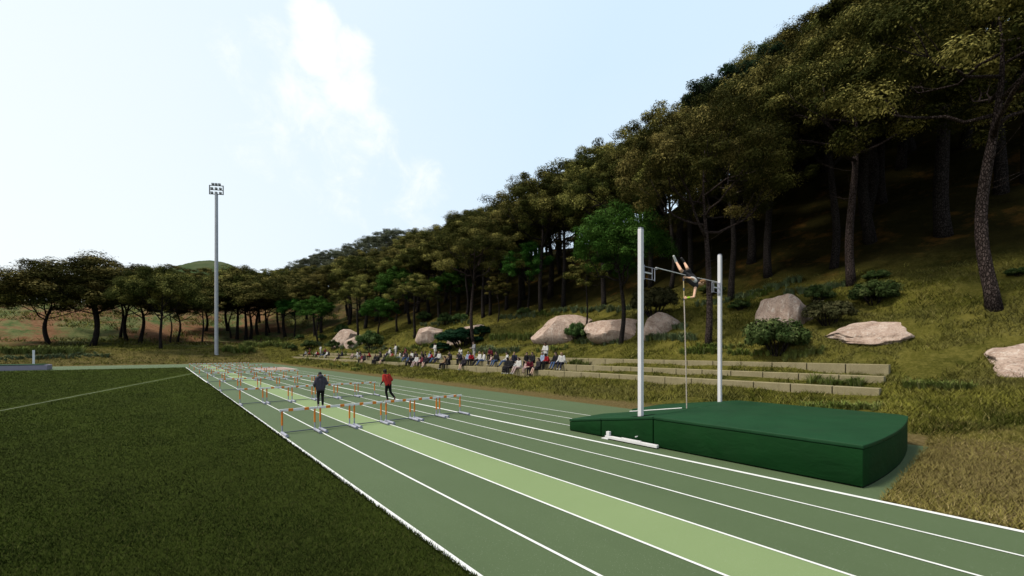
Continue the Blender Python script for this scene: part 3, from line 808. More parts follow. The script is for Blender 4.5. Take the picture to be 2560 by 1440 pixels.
# x0,x1,ytop,ybase, tilt, depth ratio, label
ROCKS = [(826, 912, 816, 860, .45, .55, 'upper slanting pink slab of the split boulder above the far spectators', 4),
 (864, 916, 838, 866, .5, .5, 'lower piece of the split boulder with a pine trunk before it', 9),
 (1047, 1113, 811, 850, .05, .6, 'squarish pale boulder on the bank behind the crowd', 14),
 (1116, 1206, 806, 846, -.35, .55, 'pointed pale boulder partly hidden by dark cedar shrubs', 19),
 (1340, 1488, 779, 842, -.08, .55, 'wide pink boulder with a slim pine before it', 24),
 (1478, 1622, 782, 842, .05, .55, 'broad rounded pink boulder right of the wide one, behind the green tree trunk', 29),
 (1610, 1690, 780, 834, -.75, .5, 'narrow slanting rock right of the near vault upright', 34),
 (1922, 2024, 738, 818, .1, .6, 'upright rounded pink boulder among the shrubs on the slope', 44)]
for (x0, x1, yt, yb, tilt, dr, lb, sd) in ROCKS:
    p, z = hit((x0+x1)/2, yb); s = z/F_PX
    w = (x1-x0)*s; h = (yb-yt)*s
    me = boulder_mesh(sd, w*(.70 if sd in (44, 4, 9) else .60), w*dr*.66, h*(1.02 if sd in (44, 4, 9) else .66), 9 if sd == 44 else 13, boxy=.2 if sd == 44 else 0 if sd in (4, 9) else .45)
    o = link('boulder', me, M['rock'])
    c = p + np.array([FWD[0], FWD[1], 0])*w*dr*.30
    o.location = (c[0], c[1], p[2]+h*.24)
    o.rotation_euler = (0, tilt, -TH)
    tag(o, lb, 'boulder', 'pink boulders on the hillside')
# flat outcrops lying in the slope
def outcrop(x, y, wpx, dpx, label, seed, lift):
    p, z = hit(x, y); s = z/F_PX; w = wpx*s/2
    e = .4
    nx = -(HT(p[0]+e, p[1])-HT(p[0]-e, p[1]))/(2*e); ny = -(HT(p[0], p[1]+e)-HT(p[0], p[1]-e))/(2*e)
    up = Vector((float(nx), float(ny), 1)).normalized()
    sl = math.hypot(float(nx), float(ny))
    me = boulder_mesh(seed, w*1.12, w*dpx*1.12, w*(.30 if seed == 51 else .24), 9, .17)
    o = link('rock_outcrop', me, M['rock'])
    q = up.to_track_quat('Z', 'Y'); 
    o.rotation_mode = 'QUATERNION'; o.rotation_quaternion = q @ Matrix.Rotation(0.4, 4, 'Z').to_quaternion()
    o.location = Vector(p) + up*lift
    return tag(o, label, 'rock', 'flat outcrops in the grass')
outcrop(2152, 838, 190, .8, 'flat bare pink rock face showing through the grass right of the olive shrub', 51, .12)
outcrop(2640, 900, 310, .8, 'pale rock slab lying in the slope at the right edge of the photo', 58, .10)

# ------------------------------------------------------------------ pole vault landing mat
mroot = empty('landing_mat', (13.95, 5, 0), 'large dark green pole vault landing mat beside the thick white line', 'landing mat')
def lin(Y): return .90 if Y < 6.7 else .90 + (.41-.90)*(Y-6.7)/(9.91-6.7)
MX0, MX1 = 11.02, 17.08
def section(name, poly, shrink=.012):
    poly = [(x-13.95, y-5) for x, y in poly]
    zt = lambda x, y: lin(y+5)
    cx = sum(p[0] for p in poly)/len(poly); cy = sum(p[1] for p in poly)/len(poly)
    ins = [(x+(cx-x)/max(abs(x-cx), .1)*shrink, y+(cy-y)/max(abs(y-cy), .1)*shrink) for x, y in poly]
    mb = MB(); mb.prism(ins, .035, lambda x, y: zt(x, y)-.098)
    b = link(name, mb.mesh(name, .012, 2, smooth=1), M['vinyl'], mroot)
    mb = MB(); mb.prism(poly, lambda x, y: zt(x, y)-.09, zt)
    c = link('cover', mb.mesh('cover', .022, 3, smooth=1), M['vinyl_top'], b)
    mb = MB(); mb.prism([(x+(cx-x)*.03, y+(cy-y)*.03) for x, y in poly], .0, .034)  # near-black slab paints the contact shade under the pad
    link('base_shade', mb.mesh('base_shade'), M['gap_shade'], b)
    return b
g = .004
bulge = [(MX0+(MX1-MX0)*t, 1.86-.20*math.sin(math.pi*t)**.8) for t in np.linspace(0, 1, 13)]
bulge[-1] = (MX1, 2.05); bulge.insert(-1, (MX1-.18, 1.83))
section('main_pad', bulge + [(MX1, 6.64-g), (MX0, 6.64-g)])
section('front_pad', [(MX0, 6.64+g), (13.78, 6.64+g), (13.36, 8.53-g), (MX0, 8.53-g)])
section('front_pad', [(14.08, 6.64+g), (MX1, 6.64+g), (MX1, 8.53-g), (14.52, 8.53-g)])
section('wing_pad', [(MX0, 8.53+g), (13.36, 8.53+g), (12.95, 9.91), (MX0, 9.91)])
section('wing_pad', [(14.52, 8.53+g), (MX1, 8.53+g), (MX1, 9.91), (14.85, 9.91)])
mb = MB()
mb.tube([(13.27-13.95, 8.95-5, .57), (13.40-13.95, 8.53-5, .63), (13.70-13.95, 7.15-5, .85)], .016, 8)
link('white_trim', mb.mesh('white_trim', smooth=1), M['line'], mroot)
mb = MB(); mb.prism([(12.9-13.95, 9.6-5), (14.9-13.95, 9.6-5), (14.1-13.95, 6.7-5), (13.75-13.95, 6.7-5)][::-1], .002, .012)
link('planting_box', mb.mesh('planting_box'), M['line'], mroot)
mb = MB()
zs = lambda x, y: lin(y+5)+.004
mb.prism([(11.08-13.95, 7.02-5), (11.75-13.95, 6.98-5), (11.75-13.95, 7.06-5), (11.08-13.95, 7.42-5)], lambda x, y: zs(x, y)-.003, zs)
link('slot_shade', mb.mesh('slot_shade'), M['gap_shade'], mroot)  # dark sheet on the cover, painting the shade inside the slot

# uprights, crossbar, pole
def upright(px_, side, label):
    root = empty('vault_upright', (px_, 7.16, 0), label, 'upright', 'pole vault uprights')
    mb = MB(); mb.box(-.075, .075, -.06, .06, .02, 6.54)
    link('post', mb.mesh('post', .012, 2), M['steel_white'], root)
    mb = MB(); mb.box(-.07, .07, -.055, .055, 6.542, 6.58); link('cap', mb.mesh('cap', .01, 2), M['lavgrey'], root)
    # base rail outside the mat
    xr = -side*.29
    mb = MB(); mb.box(xr-.055, xr+.055, -.74, 1.08, .03, .115); mb.box(xr-.045, xr+.045, -.2, .5, .116, .135)
    link('base_rail', mb.mesh('base_rail', .008, 2), M['rail_white'], root)
    mb = MB(); mb.box(xr-.08, xr+.08, .95, 1.2, .0, .029); mb.box(xr-.05, xr+.05, .92, 1.04, .116, .25)
    link('rail_stop', mb.mesh('rail_stop', .006, 2), M['rail_white'], root)
    mb = MB(); mb.tube([(xr*1.0-side*.02, -.02, .24), (xr+side*.08, -.02, .24)], .018, 8); link('knob', mb.mesh('knob', smooth=1), M['rail_white'], root)
    # bracket that carries the bar
    s = side; br = []
    mb = MB()
    for zz in (5.42, 5.05): mb.tube([(s*.075, -.03, zz), (s*.74, -.03, zz)], .010, 6)
    mb.tube([(s*.74, -.03, 5.02), (s*.74, -.03, 5.44)], .012, 6); mb.tube([(s*.59, -.03, 5.05), (s*.59, -.03, 5.42)], .010, 6)
    b = link('bracket', mb.mesh('bracket', smooth=1), M['lavgrey'], root)
    mb = MB(); mb.box(min(s*.09, s*.57), max(s*.09, s*.57), -.040, -.020, 5.22, 5.26); link('bracket_plate', mb.mesh('bracket_plate'), M['steel_white'], b)
    mb = MB(); mb.box(min(s*.08, s*.11), max(s*.08, s*.11), -.07, .05, 5.0, 5.46); link('clamp', mb.mesh('clamp', .006), M['lavgrey'], b)
    mb = MB(); mb.tube([(s*.74, -.03, 5.40), (s*.80, -.12, 5.40)], .010, 6); link('peg', mb.mesh('peg'), M['lavgrey'], b)
    return root
upright(11.2, 1, 'tall white vault upright at the near side of the landing mat')
upright(16.68, -1, 'tall white vault upright at the far side of the landing mat')
mb = MB(); mb.tube([(11.94, 7.04, 5.43), (14.05, 7.04, 5.41), (16.1, 7.04, 5.43)], .0155, 8)
mb.box(11.86, 11.98, 7.02, 7.06, 5.415, 5.445); mb.box(16.06, 16.18, 7.02, 7.06, 5.415, 5.445)
tag(link('crossbar', mb.mesh('crossbar', smooth=1), M['rail_white']), 'thin pale crossbar resting between the two vault uprights', 'crossbar')

ZV = 14.3
ptop = at(1708.6, 689, ZV); pbot = np.array([13.83, 7.03, .03])
def polemat():
    m, nt, b = mat('vault_pole', .35, .5)
    v = nt.coord(); x, y, z = nt.xyz(v)
    n = nt.noise(nt.scalev(v, (1, 1, .5)), 60, 3, .7)
    c = nt.mix(nt.ramp(n, .45, .6), (.62, .56, .50), (.42, .30, .22))
    up = nt.math('GREATER_THAN', z, 4.66)
    c = nt.mix(up, c, (.60, .47, .22))
    for lo, hi in ((5.22, 5.40), (4.98-.10, 4.98+.0), (4.55, 4.66)):
        band = nt.math('MULTIPLY', nt.math('GREATER_THAN', z, lo), nt.math('LESS_THAN', z, hi))
        c = nt.mix(band, c, (.03, .075, .18))
    nt.put(b, 'Base Color', c); return m
M['pole'] = polemat()
mb = MB(); mb.tube([pbot*(1-t)+ptop*t + np.array([-.02, -.02, 0])*math.sin(math.pi*t) for t in np.linspace(0, 1, 25)], .0195, 10)
vp = tag(link('vaulting_pole', mb.mesh('vaulting_pole', smooth=1), M['pole']), 'long pale vaulting pole with blue grip bands held by the vaulter', 'vaulting pole')

# ------------------------------------------------------------------ hurdles
ROWY = [15.72, 25.45, 34.9, 44.6, 54.4, 64.1, 74.7]
HH = .845
def hurdle_proto():
    root = empty('hurdle', (0, 0, 0), 'x', 'hurdle', 'hurdles set out in rows across the lanes')
    mb = MB(); mb.box(-.598, .598, -.015, .015, HH-.085, HH)
    b = link('bar', mb.mesh('bar', .006, 2), M['board'], root)
    for xc in (-.25, .25):
        s = MB(); s.box(xc-.075, xc+.075, -.0175, .0175, HH-.0875, HH+.0025); link('stripe', s.mesh('stripe', .003, 1), M['orange'], b)
    for xc in (-.515, .515):
        p = MB(); p.tube([(xc, 0, .30), (xc, 0, HH-.06)], .030, 10)
        po = link('post', p.mesh('post', smooth=1), M['orange'], root)
        q = MB(); q.tube([(xc, 0, .05), (xc, 0, .302)], .024, 10); link('post_sleeve', q.mesh('post_sleeve', smooth=1), M['lavgrey'], po)
        q = MB(); q.tube([(xc, .012, HH-.13), (xc, .002, HH-.06)], .034, 8); link('bar_clip', q.mesh('bar_clip', smooth=1), M['lavgrey'], po)
        f = MB(); f.tube([(xc, .05, .052), (xc, -.74, .052)], .050, 10); f.tube([(xc, -.70, .055), (xc, -.745, .055)], .055, 10)
        link('foot', f.mesh('foot', smooth=1), M['lavgrey'], root)
    c = MB(); c.tube([(-.515, 0, .055), (.515, 0, .055)], .018, 8); link('base_bar', c.mesh('base_bar', smooth=1), M['darktube'], root)
    return root
hp = hurdle_proto(); bpy.context.view_layer.update()
def copy_tree(o, parent=None):
    c = o.copy(); COL.objects.link(c)
    if parent is not None: c.parent = parent
    for ch in o.children: copy_tree(ch, c)
    return c
rown = ['nearest', 'second', 'third', 'fourth', 'fifth', 'last but one', 'farthest']
lann = ['lane beside the infield', 'lane just left of the pale lane', 'pale green lane', 'lane just right of the pale lane', 'lane second right of the pale lane', 'lane along the thick line']
for i, y in enumerate(ROWY):
    for j in range(6):
        o = hp if (i, j) == (0, 0) else copy_tree(hp)
        o.location = (XE+.61+j*LW + (rng.random()-.5)*.03, y+(rng.random()-.5)*.05, 0)
        o.rotation_euler = (0, 0, (rng.random()-.5)*.03)
        o['label'] = f'orange and white hurdle, {rown[i]} row, {lann[j]}'

# ------------------------------------------------------------------ light mast
LZ = 92.0
b = at(541, 893, LZ); g0 = float(HT(b[0], b[1]))
s = LZ/F_PX
mast = empty('light_mast', (b[0], b[1], g0-.3), 'very tall grey floodlight mast on the bank beyond the track', 'light mast', rz=-TH+R(10))
mh = CAM_H + (HY-484)/F_PX*LZ - g0 + .3
mb = MB(); mb.tube([(0, 0, 0), (0, 0, mh*.5), (0, 0, mh)], [.38, .35, .31], 14); mb.tube([(0, 0, .2), (0, 0, .42)], .55, 14)
link('pole', mb.mesh('pole', smooth=1), M['mast'], mast)
fr = MB(); W = 1.3; z0 = mh-.15; z1 = mh+1.75
for zz in (z0, (z0+z1)/2, z1): fr.box(-W, W, -.07, .07, zz-.07, zz+.07)
fr.box(-W-.14, -W+.02, -.09, .09, z0-.08, z1+.08); fr.box(W-.02, W+.14, -.09, .09, z0-.08, z1+.08)
fo = link('frame', fr.mesh('frame', .01, 1), M['lamp'], mast)
for r_, zz in enumerate((z0, (z0+z1)/2, z1)):
    for xx in (-.85, 0, .85) if r_ < 2 else (-.65, 0, .65):
        L = MB(); L.box(xx-.24, xx+.24, -.30, .06, zz+.09, zz+.50)
        L.tube([(xx, 0, zz+.05), (xx, 0, zz+.12)], .05, 6)
        lo = link('floodlight', L.mesh('floodlight', .05, 2), M['lamp'], mast)
        G = MB(); G.box(xx-.2, xx+.2, -.315, -.302, zz+.13, zz+.46); link('lens', G.mesh('lens'), M['lampglass'], lo)

# high jump mat far left and its upright
hj = empty('high_jump_mat', (-18, 87.5, 0), 'low lavender-grey mat with dark green top across the infield', 'landing mat')
mb = MB(); mb.prism([(-8, -1.9), (5.9, -1.4), (5.9, 2.2), (-8, 2.2)], .02, .70); link('base', mb.mesh('base', .03, 2), M['lavmat'], hj)
mb = MB(); mb.prism([(-8.1, -1.95), (5.6, -1.45), (5.6, 2.25), (-8.1, 2.25)], .703, .79); link('cover', mb.mesh('cover', .02, 2), M['vinyl_top'], hj)
ju = empty('jump_upright', (-14.5, 93.5, 0), 'slim white post standing behind the far lavender mat', 'upright')
mb = MB(); mb.box(-.12, .12, -.10, .10, .03, 2.75); link('post', mb.mesh('post', .01), M['steel_white'], ju)
mb = MB(); mb.box(-.45, .45, -.07, .07, .0, .029); mb.box(-.07, .07, -.45, .45, .0, .026); link('base_plate', mb.mesh('base_plate'), M['lavgrey'], ju)

# ------------------------------------------------------------------ people
def rcone(mb, p0, r0, p1, r1, sides=14, squash=None):
    p0 = np.array(p0, float); p1 = np.array(p1, float); d = p1-p0; L = np.linalg.norm(d)+1e-9; d = d/L
    pts = []; rr = []
    for a in (-1.0, -.7, -.35): pts.append(p0 + d*r0*a); rr.append(max(.001, r0*math.sqrt(1-a*a)))
    pts += [p0, (p0+p1)/2, p1]; rr += [r0, (r0+r1)/2, r1]
    for a in (.35, .7, 1.0): pts.append(p1 + d*r1*a); rr.append(max(.001, r1*math.sqrt(1-a*a)))
    mb.tube(pts, rr, sides)

def ell(mb, c, rx, ry, rz, rot=None, n=10):
    c = np.array(c, float); vs = []; fs = []
    for i in range(n+1):
        th = math.pi*i/n
        for k in range(12):
            ph = 2*math.pi*k/12
            v = np.array([rx*math.sin(th)*math.cos(ph), ry*math.sin(th)*math.sin(ph), rz*math.cos(th)])
            if rot is not None: v = rot@v
            vs.append(c+v)
    for i in range(n):
        for k in range(12): fs.append((i*12+k, (i+1)*12+k, (i+1)*12+(k+1) % 12, i*12+(k+1) % 12))
    mb.add(vs, fs)

def unit(v): v = np.array(v, float); return v/(np.linalg.norm(v)+1e-9)

def fuse(mb, name, voxel, smooth=4, tris=None):
    """melt the pieces into one continuous skin"""
    me = bpy.data.meshes.new(name); me.from_pydata(mb.v, [], mb.f); me.update()
    o = bpy.data.objects.new('tmp', me); COL.objects.link(o)
    bm = bmesh.new(); bm.from_mesh(me); bmesh.ops.recalc_face_normals(bm, faces=bm.faces); bm.to_mesh(me); bm.free()
    r = o.modifiers.new('r', 'REMESH'); r.mode = 'VOXEL'; r.voxel_size = voxel
    sm = o.modifiers.new('s', 'SMOOTH'); sm.iterations = smooth; sm.factor = .5
    if tris:
        d = o.modifiers.new('d', 'DECIMATE'); d.ratio = tris
    dg = bpy.context.evaluated_depsgraph_get()
    out = bpy.data.meshes.new_from_object(o.evaluated_get(dg)); out.name = name
    bpy.data.objects.remove(o); bpy.data.meshes.remove(me)
    out.polygons.foreach_set('use_smooth', np.ones(len(out.polygons), dtype=bool))
    return out

def hand(mb, wrist, d, palm_n, curl, k=1.0, side=1):
    """palm, four unequal fingers and a thumb; d = direction out of the forearm, palm_n = side the fingers close towards"""
    d = unit(d); n = unit(np.array(palm_n) - d*np.dot(palm_n, d)); w = np.cross(d, n)*side
    wrist = np.array(wrist, float)
    for q in (-.026, 0, .026): rcone(mb, wrist+w*q*.7*k, .017*k, wrist+d*.085*k+w*q*k, .015*k, 8)
    for q, ln in ((-.033, .062), (-.011, .074), (.011, .080), (.033, .070)):
        p = wrist + d*.09*k + w*q*k; a = curl*.75; p2 = p + (d*math.cos(a)+n*math.sin(a))*ln*.5*k
        a2 = curl*1.75; p3 = p2 + (d*math.cos(a2)+n*math.sin(a2))*ln*.55*k
        rcone(mb, p, .0098*k, p2, .009*k, 7); rcone(mb, p2, .009*k, p3, .008*k, 7)
    t0 = wrist + d*.03*k + w*.034*k; t1 = t0 + (d*.55+w*.75*(1-curl*.25)+n*.25*(1+curl))*.045*k; t2 = t1 + (d*.7+w*.1+n*(.3+.6*curl))*.034*k
    rcone(mb, t0, .012*k, t1, .0105*k, 7); rcone(mb, t1, .0105*k, t2, .009*k, 7)

SKIN = [(.52, .31, .23), (.62, .40, .31), (.34, .18, .12), (.12, .065, .042)]

def person_meshes(J, voxel=.013, long_sleeve=True, skirt=False, shorts=False, tank=False, hood=False, bare_legs=False, curl=.6, longhair=False, palm=None, fat=1.0, hat=False):
    """J: joints. returns dict name -> mesh. Each of body, top, bottoms, hair, shoes"""
    J = {k: np.array(v, float) for k, v in J.items()}
    fwd = unit(J['fwd']); up = unit(J['head']-J['neck']); rt = unit(np.cross(fwd, up)); fwd = np.cross(up, rt)
    body = MB(); c = fat
    def torso(mb, e):
        for s in 'LR':
            rcone(mb, J['hip'+s], .098*c+e, (J['hip'+s]*.45+J['sho'+s]*.55), .086*c+e)
            rcone(mb, (J['hip'+s]*.45+J['sho'+s]*.55), .086*c+e, J['sho'+s]*.86+J['neck']*.14, .072*c+e)
        mid = (J['shoL']+J['shoR'])/2; pel = (J['hipL']+J['hipR'])/2
        rcone(mb, pel, .105*c+e, mid*.85+pel*.15, .10*c+e)
        rcone(mb, J['shoL'], .058*c+e, J['shoR'], .058*c+e)
    def arm(mb, s, e, part=1.0):
        rcone(mb, J['sho'+s], .054*c+e, J['elb'+s], .039*c+e)
        if part > .5: rcone(mb, J['elb'+s], .039*c+e, J['wri'+s]*.97+J['elb'+s]*.03, .026*c+e)
    def leg(mb, s, e, part=1.0):
        if part >= 1:
            rcone(mb, J['hip'+s], .092*c+e, J['kne'+s], .056*c+e)
            calf = J['kne'+s]*.68+J['ank'+s]*.32
            rcone(mb, J['kne'+s], .052*c+e, calf, .054*c+e); rcone(mb, calf, .054*c+e, J['ank'+s], .034*c+e)
        else:
            rcone(mb, J['hip'+s], .095*c+e, J['hip'+s]*(1-part)+J['kne'+s]*part, .085*c+e)
    torso(body, 0)
    for s in 'LR':
        arm(body, s, 0); leg(body, s, 0)
        fd = unit(J['toe'+s]-J['ank'+s]); rcone(body, J['ank'+s], .036, J['toe'+s]-fd*.03, .028)
        hd = unit(J['wri'+s]-J['elb'+s])
        if 'hd'+s in J: hd = unit(J['hd'+s])
        pn = palm[s] if palm else (fwd*.2 - rt*(1 if s == 'R' else -1)*.9 - up*.3)
        hand(body, J['wri'+s], hd, pn, curl, 1.0, 1 if s == 'R' else -1)
    hc = J['head']
    rcone(body, J['neck']-up*.05, .058, hc-up*.05, .052)
    rot = np.stack([rt, fwd, up], 1)
    ell(body, hc+up*.02, .076, .092, .098, rot); ell(body, hc+fwd*.025-up*.055, .055, .062, .062, rot)
    rcone(body, hc+fwd*.088+up*.012, .008, hc+fwd*.106-up*.018, .014, 8)
    for s in (-1, 1):
        ell(body, hc+rt*s*.078-fwd*.006, .012, .022, .030, rot)
    rcone(body, hc+fwd*.088-rt*.018-up*.052, .009, hc+fwd*.088+rt*.018-up*.052, .009, 7)
    out = {'body': fuse(body, 'body', voxel, 3)}
    bm = bmesh.new(); bm.from_mesh(out['body']); nf = len(bm.faces)
    for s in (-1, 1):
        p = hc+fwd*.086+rt*s*.031+up*.018
        bmesh.ops.create_icosphere(bm, subdivisions=1, radius=.011, matrix=Matrix.Translation(Vector(p)))
    bm.faces.ensure_lookup_table()
    for f in bm.faces[nf:]: f.material_index = 1
    bm.to_mesh(out['body']); bm.free()
    top = MB(); torso(top, .014)
    if not tank:
        for s in 'LR': arm(top, s, .013, 1.0 if long_sleeve else .3)
    if hood:
        nb = J['neck']-fwd*.06; ell(top, nb+up*.03, .12, .085, .10, rot); rcone(top, J['neck']+rt*.07, .05, J['neck']-rt*.07, .05)
        for s in 'LR': arm(top, s, .017)
        torso(top, .024)
    out['top'] = fuse(top, 'top', max(voxel, .014), 2)
    bt = MB(); pel = (J['hipL']+J['hipR'])/2
    rcone(bt, J['hipL'], .112*c, J['hipR'], .112*c)
    for s in 'LR': leg(bt, s, .012, .62 if shorts else .85 if bare_legs else 1.0)
    if skirt:
        for t in (.2, .5, .8): rcone(bt, J['hipL']*(1-t)+J['kneL']*t, .10, J['hipR']*(1-t)+J['kneR']*t, .10)
        if not bare_legs:
            for t in (.3, .7): rcone(bt, J['kneL']*(1-t)+J['ankL']*t, .09, J['kneR']*(1-t)+J['ankR']*t, .09)
    out['bottoms'] = fuse(bt, 'bottoms', max(voxel, .014), 2)
    hr = MB(); ell(hr, hc+up*.035-fwd*.014, .086, .098, .096, rot); ell(hr, hc-fwd*.045-up*.01, .074, .062, .085, rot)
    if longhair: rcone(hr, hc-fwd*.07, .07, hc-fwd*.10-up*.22, .055); ell(hr, hc-fwd*.06-up*.1, .09, .05, .14, rot)
    if hat: ell(hr, hc+up*.045, .094, .108, .085, rot)
    out['hair'] = fuse(hr, 'hair', max(voxel, .014), 2)
    sh = MB()
    for s in 'LR':
        fd = unit(J['toe'+s]-J['ank'+s])
        rcone(sh, J['ank'+s]-fd*.02, .044, J['toe'+s], .036)
    out['shoes'] = fuse(sh, 'shoes', max(voxel, .014), 1)
    return out

def assemble(root, meshes, cols, mats=None):
    for k, me in meshes.items():
        o = bpy.data.objects.new(k, me); COL.objects.link(o); o.parent = root
        if not me.materials:
            me.materials.append(M['skin'] if k == 'body' else M['hair'] if k == 'hair' else M['cloth'])
            if k == 'body': me.materials.append(M['eye'])
        o.color = (*cols[k], 1)

# --- the pole vaulter (face down over the bar)
def vp_(x, y, dz=0): return at(x, y, ZV+dz)
pole_at = lambda py: at(1708.6+(1714.8-1708.6)*(py-690)/(1021-690), py, ZV)
J = dict(hipL=vp_(1714.0, 690.5, .10), hipR=vp_(1724.0, 687.0, .20), kneL=vp_(1701.7, 674.5, -.18), kneR=vp_(1718.0, 670.0, .10), ankL=vp_(1690.3, 654.6, .05), ankR=vp_(1710.6, 656.0, .28),
         toeL=vp_(1684.2, 640.5, .02), toeR=vp_(1703.9, 645.5, .24), shoL=vp_(1739.0, 716.5, .0), shoR=vp_(1742.5, 702.0, .06), neck=vp_(1747.0, 708.0, .04), head=vp_(1755.5, 706.2, .04),
         elbL=vp_(1734.6, 742.5, -.20), wriL=vp_(1719.0, 746.2, -.06), elbR=vp_(1727.0, 695.5, -.14), wriR=vp_(1714.2, 695.0, .0),
         fwd=unit(np.array([-.35, .55, -.55])))
J['hdL'] = pole_at(745) - J['wriL']; J['hdR'] = pole_at(692) - J['wriR']
# bring the wrists to the pole so that the fingers close round it
wl = pole_at(745.5); wr = pole_at(692.5)
J['wriL'] = wl - unit(wl-J['elbL'])*.10 + np.array([0, 0, .0]); J['wriR'] = wr - unit(wr-J['elbR'])*.10
J['hdL'] = wl-J['wriL']; J['hdR'] = wr-J['wriR']
camdir = unit(at(1715, 720, 1.0)-np.array([0, 0, CAM_H]))
J['wriL'] = J['wriL'] - camdir*.028; J['wriR'] = J['wriR'] - camdir*.028
ctr = vp_(1722, 700); root = empty('person', ctr, 'pole vaulter in black kit upside down over the crossbar, gripping the pole', 'person')
Jl = {k: (v if k in ('fwd', 'hdL', 'hdR') else v-ctr) for k, v in J.items()}
ms = person_meshes(Jl, .0085, tank=True, shorts=True, curl=1.15, palm={'L': camdir, 'R': camdir}, fat=.93)
cols = dict(body=(.95, .57, .39), top=(.030, .029, .032), bottoms=(.038, .037, .042), hair=(.26, .14, .06), shoes=(.75, .75, .72))
sh = ms.pop('shoes'); assemble(root, ms, cols)
for s, cc in (('L', (.72, .72, .70)), ('R', (.06, .055, .055))):
    mb = MB(); a = Jl['ank'+s]; t = Jl['toe'+s]; fd = unit(t-a); rcone(mb, a-fd*.02, .046, t, .038)
    me = fuse(mb, 'shoe', .012, 1); me.materials.append(M['cloth']); o = bpy.data.objects.new('shoe', me); COL.objects.link(o); o.parent = root; o.color = (*cc, 1)
# white panel on the vest, wristband
mb = MB(); a = Jl['shoR']*.42+Jl['shoL']*.18+Jl['hipR']*.22+Jl['hipL']*.18 - camdir*.118
ax = unit(Jl['neck']-(Jl['hipL']+Jl['hipR'])/2); ay = unit(np.cross(ax, camdir)); rot = np.stack([ax, ay, camdir], 1)
ell(mb, a+ax*.01, .15, .095, .05, rot); me = fuse(mb, 'vest_panel', .012, 2); me.materials.append(M['cloth'])
o = bpy.data.objects.new('vest_panel', me); COL.objects.link(o); o.parent = root; o.color = (.72, .72, .72, 1)
mb = MB(); d = unit(Jl['wriL']-Jl['elbL']); rcone(mb, Jl['wriL']-d*.09, .036, Jl['wriL']-d*.03, .034); me = fuse(mb, 'wristband', .01, 1); me.materials.append(M['cloth'])
o = bpy.data.objects.new('wristband', me); COL.objects.link(o); o.parent = root; o.color = (.50, .85, .05, 1)

# --- the two joggers, seen from behind (local +Y is forward, feet at z = 0)
J = dict(hipL=(-.09, 0, .92), hipR=(.09, 0, .92), kneL=(-.10, .03, .50), kneR=(.11, .10, .50), ankL=(-.13, -.13, .13), ankR=(.11, .06, .09), toeL=(-.13, -.03, .03), toeR=(.12, .20, .035),
         shoL=(-.185, .03, 1.43), shoR=(.185, .03, 1.43), neck=(0, .04, 1.50), head=(-.01, .08, 1.63), elbL=(-.30, -.03, 1.16), elbR=(.31, -.05, 1.17), wriL=(-.25, .20, 1.06), wriR=(.25, .19, 1.10), fwd=(-.1, 1, -.1))
ms = person_meshes(J, .011, hood=True, curl=1.0)
root = empty('person', (6.02, 21.75, 0), 'jogger in dark grey hooded puffer jacket and black tights, seen from behind', 'person', 'joggers on the track', rz=R(-4))
assemble(root, ms, dict(body=(.10, .055, .04), top=(.075, .066, .092), bottoms=(.008, .008, .011), hair=(.008, .007, .008), shoes=(.45, .38, .38)))
J = dict(hipL=(-.085, 0, .93), hipR=(.085, 0, .93), kneL=(-.07, .10, .51), kneR=(.13, -.02, .50), ankL=(-.02, .02, .09), ankR=(.24, -.26, .19), toeL=(-.03, .15, .035), toeR=(.27, -.16, .06),
         shoL=(-.20, .16, 1.42), shoR=(.165, .12, 1.43), neck=(-.03, .17, 1.49), head=(-.05, .22, 1.64), elbL=(-.27, .12, 1.13), elbR=(.27, .0, 1.17), wriL=(-.28, .30, .94), wriR=(.22, .20, 1.02), fwd=(-.35, 1, -.05))
ms = person_meshes(J, .011, long_sleeve=False, curl=.9, hat=True)
root = empty('person', (9.58, 21.9, 0), 'jogger in red shirt over black sleeves with black cap, by the thick white line', 'person', 'joggers on the track', rz=R(14))
assemble(root, ms, dict(body=(.10, .055, .04), top=(.52, .035, .025), bottoms=(.006, .006, .008), hair=(.006, .006, .008), shoes=(.30, .12, .10)))
mb = MB()
for s in 'LR':
    e = np.array(J['elb'+s]); w = np.array(J['wri'+s]); h = np.array(J['sho'+s]); rcone(mb, h*.5+e*.5, .049, e, .045); rcone(mb, e, .045, w, .033)
me = fuse(mb, 'undershirt', .012, 1); me.materials.append(M['cloth']); o = bpy.data.objects.new('undershirt', me); COL.objects.link(o); o.parent = root; o.color = (.012, .010, .014, 1)
mb = MB(); hand(mb, J['wriL'], np.array(J['wriL'])-np.array(J['elbL']), (1, .3, 0), .8, 1.18, -1); me = fuse(mb, 'glove', .009, 1); me.materials.append(M['cloth'])
o = bpy.data.objects.new('glove', me); COL.objects.link(o); o.parent = root; o.color = (.6, .58, .58, 1)

# --- the crowd on the benches. local +Y forward, origin on the seat
def sit(lean=0, knees=.44, foot=.46, fz=-.33, hands=((-.10, .26, .16), (.10, .26, .16)), spread=.1, cross=0, elb=None, turn=0):
    s = lean
    return dict(hipL=(-.09, 0, .10), hipR=(.09, 0, .10), kneL=(-spread, knees, .12), kneR=(spread, knees, .12+.05*cross), ankL=(-spread, foot, fz), ankR=(spread-.2*cross, foot+.12*cross, fz+.08*cross),
                toeL=(-spread, foot+.14, fz-.06), toeR=(spread-.2*cross, foot+.14+.12*cross, fz-.04+.08*cross),
                shoL=(-.18, .0+s*.9, .56-s*.3), shoR=(.18, .0+s*.9, .56-s*.3), neck=(0, .01+s, .63-s*.3), head=(turn*.03, .05+s*1.15, .76-s*.35),
                elbL=elb[0] if elb else (-.25, .06+s*.7, .30), elbR=elb[1] if elb else (.25, .06+s*.7, .30), wriL=hands[0], wriR=hands[1], fwd=(turn, 1, -.1))
